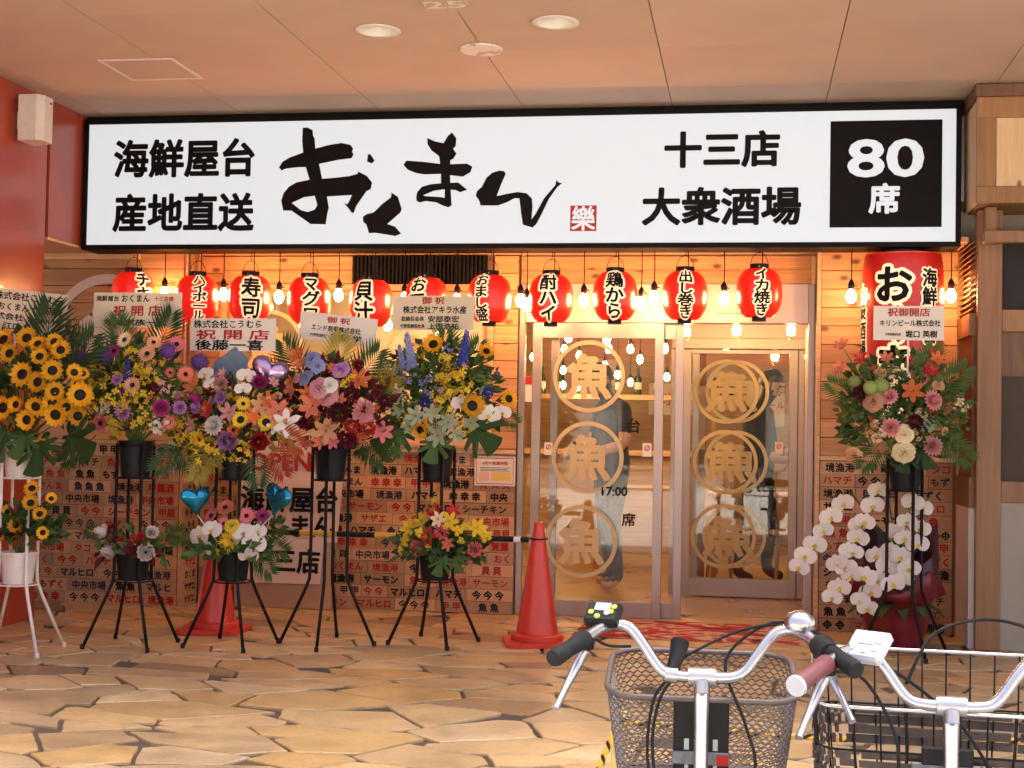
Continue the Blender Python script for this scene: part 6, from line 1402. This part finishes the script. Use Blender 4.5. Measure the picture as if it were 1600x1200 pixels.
def extra1(t, L, T, smooth, hz, w, bar_, gl):
    # display unit with keys on the left
    c = Vector((-.205, .012, hz + .118)); u = box_on(t, L, c, rad(38), rad(-14), .036, .030, .013, 'display_unit', 'black_plastic')
    R2 = Matrix.Rotation(rad(-14), 3, 'Z') @ Matrix.Rotation(rad(38), 3, 'X')
    def on(x, y): return c + R2 @ Vector((x, y, .0138))
    box_on(t, L, on(-.001, .010), rad(38), rad(-14), .017, .011, .0015, 'screen', 'lcd', u, .001)
    for x, y, m in ((-.022, -.008, 'lime_key'), (-.006, -.019, 'lime_key'), (.024, .010, 'bar_yellow'), (.012, -.008, 'white_gloss'), (.020, -.004, 'lime_key')):
        mb = MB(); mb.tube([L(on(x, y)), L(on(x, y) + R2 @ Vector((0, 0, .003)))], .0062, 10); mb.build('key', m, u)
    T('display_clamp', [(-.214, .006, hz + .088), (-.208, .012, hz + .108)], .012, 'black_plastic', u)
    # bell on the right, twist shifter
    b = L((.196, .006, hz + .120)); mb = MB(); mb.lathe([(.029, -.016), (.031, -.008), (.030, .004), (.022, .016), (.010, .021), (0, .022)], 20, b, True); bl = mb.build('bell', 'chrome', t, True, auto=50)
    T('bell_clamp', [(.20, .0, hz + .094), (.215, .004, hz + .112)], .009, 'silver', bl)
    T('gear_shifter', [(.228, -.048, hz + .083), (.237, -.066, hz + .078), (.247, -.095, hz + .072)], [.021, .026, .021], 'black_rubber')
    # lock or lamp clamp left of the stem
    T('light_bracket', [(-.062, .0, hz + .006), (-.052, .03, hz + .035), (-.046, .05, hz + .062)], [.013, .016, .020], 'black_plastic')
    T('bracket_strap', [(-.075, -.002, hz + .003), (-.050, -.002, hz + .001)], .016, 'silver')
    # cables
    for pts in (((-.232, -.03, hz + .085), (-.20, .05, hz + .05), (-.15, .08, hz + .045)), ((-.07, .02, hz - .01), (-.10, .03, hz - .06), (-.11, .02, hz - .17), (-.085, .0, hz - .28), (-.03, .0, hz - .36)), ((-.06, .02, hz - .01), (-.088, .03, hz - .06), (-.10, .025, hz - .15), (-.08, .01, hz - .26), (-.02, .0, hz - .36)),
                ((.225, -.03, hz + .07), (.17, .07, hz + .10), (.08, .09, hz + .085), (-.02, .06, hz + .04), (-.05, .045, hz + .02)), ((.235, -.03, hz + .08), (.26, .06, hz + .08), (.15, .12, hz + .10), (.05, .10, hz + .02), (.09, .04, hz - .10), (.11, .03, hz - .2), (.05, 0, hz - .36))):
        T('cable', smooth(pts, 6), .0035, 'black_plastic', None, 6)
    # wire mesh basket in front
    y0, z1, D_, W_2 = .235, hz - .035, .160, .203; tilt = .16
    rim = ringpts(W_2, D_, y0, z1, 10, .07, tilt); mb = MB(); mb.tube([L(p) for p in rim], .0068, 8, closed=True); bk = mb.build('basket_rim', 'basket_brown', t, True)
    mb = MB(); NR, NC = 26, 66; H_ = .235
    def bp(u, v):
        k = v / NR; rp = ringpts(W_2 * (1 - .15 * k), D_ * (1 - .12 * k), y0, z1 - H_ * k, 10, .07 * (1 - .1 * k), tilt * (1 - k)); n = len(rp); f = (u % 1.0) * n; i = int(f) % n; return Vector(rp[i]).lerp(Vector(rp[(i + 1) % n]), f - int(f))
    per = [bp(i / 320, 0) for i in range(321)]; acc = [0]
    for i in range(320): acc.append(acc[-1] + (per[i + 1] - per[i]).length)
    def arc(s):
        s = (s % 1.0) * acc[-1]
        lo, hi = 0, 320
        while hi - lo > 1:
            m_ = (lo + hi) // 2
            if acc[m_] <= s: lo = m_
            else: hi = m_
        return (lo + (s - acc[lo]) / max(1e-9, acc[hi] - acc[lo])) / 320
    # woven look: flat wavy bands, neighbours meeting in turn
    for r_ in range(1, NR):
        pts = []
        for i in range(NC * 2):
            ph = (i % 2) * 2 - 1; wob = .30 * (1 if (i // 1 + r_) % 2 else -1); pts.append(bp(arc(i / (NC * 2)), r_ + wob))
        mb.tube([L(p) for p in pts], .0021, 4, closed=True)
    tag(mb.build('basket_mesh', 'basket_brown', bk), kind='stuff')
    mb = MB(); low = ringpts(W_2 * .85, D_ * .88, y0, z1 - H_, 10, .06); mb.tube([L(p) for p in low], .006, 6, closed=True); n = len(low); mb.add([L((p[0], p[1], p[2] - .002)) for p in low], [tuple(range(n))]); mb.build('basket_floor', 'basket_brown', bk)
    # slotted black back plate and lamp
    pl = box_on(t, L, (0, y0 - D_ * .95, z1 - .150), rad(4), 0, .058, .004, .125, 'back_plate', 'black_plastic', bk, .002)
    for i in range(5): box_on(t, L, (0, y0 - D_ * .95 - .0055, z1 - .045 - i * .009), rad(4), 0, .038, .0008, .0022, 'slot', 'lcd', pl, 0)
    for sx in (-.030, .030): box_on(t, L, (sx, y0 - D_ * .95 - .0055, z1 - .12), rad(4), 0, .005, .0008, .012, 'slot', 'lcd', pl, 0); box_on(t, L, (sx, y0 - D_ * .95 - .0055, z1 - .175), rad(4), 0, .004, .0008, .032, 'slot', 'lcd', pl, 0)
    box_on(t, L, (.0, y0 - D_ * .95 - .008, z1 - .148), rad(4), 0, .060, .003, .014, 'mount_plate', 'frame_grey', pl, .002); box_on(t, L, (.045, y0 - D_ * .95 - .0122, z1 - .150), rad(4), 0, .012, .001, .011, 'red_sticker', 'red_ink', pl, 0)
    mb = MB(); q = L((-.055, .02, hz - .335)); mb.lathe([(.0, -.03), (.025, -.028), (.03, 0), (.025, .028), (0, .03)], 14, q); mb.build('lamp', 'black_plastic', t, True)
def extra2(t, L, T, smooth, hz, w, bar_, gl):
    c = Vector((-.158, .0, hz + .105)); u = box_on(t, L, c, rad(40), rad(-30), .040, .038, .012, 'display_unit', 'white_gloss'); R2 = Matrix.Rotation(rad(-30), 3, 'Z') @ Matrix.Rotation(rad(40), 3, 'X')
    for x, y, hx, hy in ((.0, .010, .016, .013), (-.024, -.014, .006, .006), (.004, -.020, .006, .006), (.024, -.014, .006, .005), (.027, .006, .005, .005)): box_on(t, L, c + R2 @ Vector((x, y, .0128)), rad(40), rad(-30), hx, hy, .001, 'key', 'lcd', u, 0)
    a, b = Vector((-.236, -.064, hz + .080)), Vector((-(w + .006), -.165, hz + .052)); d = b - a
    T('end_cap', [a + d * 1.0, a + d * 1.06], [.021, .020], 'white_gloss', gl[0], 14)
    for pts in (((-.225, -.03, hz + .07), (-.12, .08, hz + .055), (.0, .10, hz - .03), (.06, .08, hz - .10), (.10, .05, hz - .2), (.05, 0, hz - .34)), ((-.22, -.03, hz + .06), (-.16, .05, hz + .03), (-.10, .06, hz - .08), (-.09, .04, hz - .2), (-.03, 0, hz - .34)), ((-.08, .10, hz + .02), (-.02, .14, hz + .12), (.10, .16, hz + .15), (.22, .05, hz + .12), (.235, -.03, hz + .08)), ((-.08, .12, hz - .02), (-.075, .12, hz - .12), (-.085, .10, hz - .24))):
        T('cable', smooth(pts, 6), .0036, 'black_plastic', None, 6)
    y0, z1, D_, W_2 = .26, hz + .005, .175, .265; tilt = .20
    rim = ringpts(W_2, D_, y0 + .0, z1, 10, .05, tilt); mb = MB(); mb.tube([L(p) for p in rim], .0042, 8, closed=True); bk = mb.build('basket_rim', 'chrome', t, True)
    low = ringpts(W_2 * .93, D_ * .9, y0, z1 - .24, 10, .05); mid = ringpts(W_2 * .97, D_ * .96, y0, z1 - .105, 10, .05, tilt * .5); n = len(rim)
    mb = MB(); mb.tube([L(p) for p in mid], .0026, 5, closed=True); mb.tube([L(p) for p in low], .0045, 6, closed=True)
    def at(rg, s):
        f = s * n; i = int(f) % n; return Vector(rg[i]).lerp(Vector(rg[(i + 1) % n]), f - int(f))
    xs = [i * .052 - .234 for i in range(10)]
    def edge(rg, x, back):
        c_ = min((p for p in rg if ((p[1] > y0) == back)), key=lambda p: abs(p[0] - x)); return c_[1], c_[2]
    for x in xs:
        for back in (True, False):
            P = []
            for rg, kx in ((rim, 1), (mid, .98), (low, .93)): yy, zz = edge(rg, x * kx, back); P.append((x * kx, yy, zz))
            mb.tube([L(p) for p in P], .0022, 5)
        P = [(x * .93, y0 - D_ * .9, z1 - .24), (x * .93, y0 + D_ * .9, z1 - .24)]; mb.tube([L(p) for p in P], .0018, 4)
    for k in range(7): yy = y0 - D_ * .8 + D_ * 1.6 * k / 6; mb.tube([L((-W_2 * .92, yy, z1 - .24)), L((W_2 * .92, yy, z1 - .24))], .0018, 4)
    for sx in (-1, 1):
        for k in range(5): yy = y0 - D_ * .7 + D_ * 1.4 * k / 4; mb.tube([L((sx * W_2, yy, z1 + (yy - y0) * tilt)), L((sx * W_2 * .93, yy, z1 - .24))], .0022, 5)
    tag(mb.build('basket_wires', 'black_metal', bk, True), kind='stuff')
    # woven strips round the basket's waist
    mb = MB()
    for row in range(4):
        for i in range(44):
            s0, s1 = i / 44, (i + .96) / 44; za = -.115 - .027 * row; o = .004 * (1 if (i + row) % 2 else -1)
            P = []
            for s in (s0, s1):
                p = at(mid, s); q = at(low, s)
                for k in (0, 1):
                    f = (.03 + .235 * row + .205 * k); v = Vector(p).lerp(Vector(q), f * .62); cxy = Vector((v.x, v.y - y0, 0)); cxy = cxy.normalized() * o if cxy.length else cxy; P.append(v + cxy)
            Pm = (P[0] + P[2]) / 2, (P[1] + P[3]) / 2; out = Vector((Pm[0].x, Pm[0].y - y0, 0)).normalized() * .005 * (1 if (i + row) % 2 else -1)
            mb.add([L(P[0]), L(P[1]), L(Pm[0] + out), L(Pm[1] + out), L(P[2]), L(P[3])], [(0, 2, 3, 1), (2, 4, 5, 3)])
    tag(mb.build('woven_band', 'wicker_dark', bk, True), kind='stuff')
    box_on(t, L, (.0, y0 - D_ * 1.02, z1 - .155), 0, 0, .07, .004, .02, 'mount_plate', 'frame_grey', bk, .003); box_on(t, L, (.0, y0 - D_ * 1.05, z1 - .12), 0, 0, .05, .006, .018, 'light_sensor', 'black_plastic', bk, .003)
bike('bicycle with brown mesh basket and black display with green keys', 1097, 2.93, rad(2), dict(hz=.945, w=.285, frame='frame_grey', grips=('black_rubber', 'black_rubber'), extra=extra1))
bike('bicycle with wide black wire basket and white display unit', 1487, 2.85, rad(-3), dict(hz=.925, w=.285, frame='frame_dark', grips=('grip_pink', 'grip_pink'), extra=extra2))

# ================================================================== tiger rope on low poles between kerb and bicycles
def pole(x, y, lab, h=.78):
    t = thing('rope_pole', lab, 'pole', (x, y, STREET), 'poles carrying the rope'); mb = MB(); mb.lathe([(.024, .02), (.024, h), (.020, h + .01), (0, h + .012)], 14, (x, y, STREET)); mb.build('shaft', simple('pole_yellow', (.66, .50, .16), .45) if 'pole_yellow' not in M else 'pole_yellow', t, True, auto=40)
    mb = MB(); mb.lathe([(.0, .001), (.14, .001), (.14, .012), (.12, .021), (.0, .022)], 20, (x, y, STREET)); mb.build('pole_base', 'black_rubber', t, True, auto=40)
pp = onY(962, 1112, -CAM_D + 3.75); pole(pp.x + .012, -CAM_D + 3.75, 'yellow rope pole beside the brown mesh basket', pp.z - STREET - .01)
def rope(a, b, sag, lab):
    a, b = Vector(a), Vector(b); n = int((b - a).length / .012); mb = MB()
    pts = []
    for i in range(n + 1): k = i / n; p = a.lerp(b, k); p.z -= sag * 4 * k * (1 - k); pts.append(p)
    d = (b - a).normalized(); s = d.cross(Vector((0, 0, 1))).normalized(); u = s.cross(d)
    for st in range(3):
        for i in range(n):
            mb.mi = 1 if (st == 0) else 0; q = []
            for j in (i, i + 1): an = 2 * PI * (j / 5.0 + st / 3); q.append(pts[j] + (s * math.cos(an) + u * math.sin(an)) * .0045)
            mb.tube(q, .0052, 5, False)
    return tag(mb.build('tiger_rope', ['bar_yellow', 'black_plastic']), lab, 'rope', 'yellow and black ropes')
top = Vector((pp.x + .012, -CAM_D + 3.75 - .02, pp.z + .0))
e1 = onY(905, 1260, -CAM_D + 3.3); rope(top, e1, .02, 'yellow and black rope dropping from the pole away from the basket')
e2 = onY(1800, 1150, -CAM_D + 3.9); rope(top + Vector((0, .0, -.02)), e2, .03, 'yellow and black rope stretched behind both bicycle baskets')
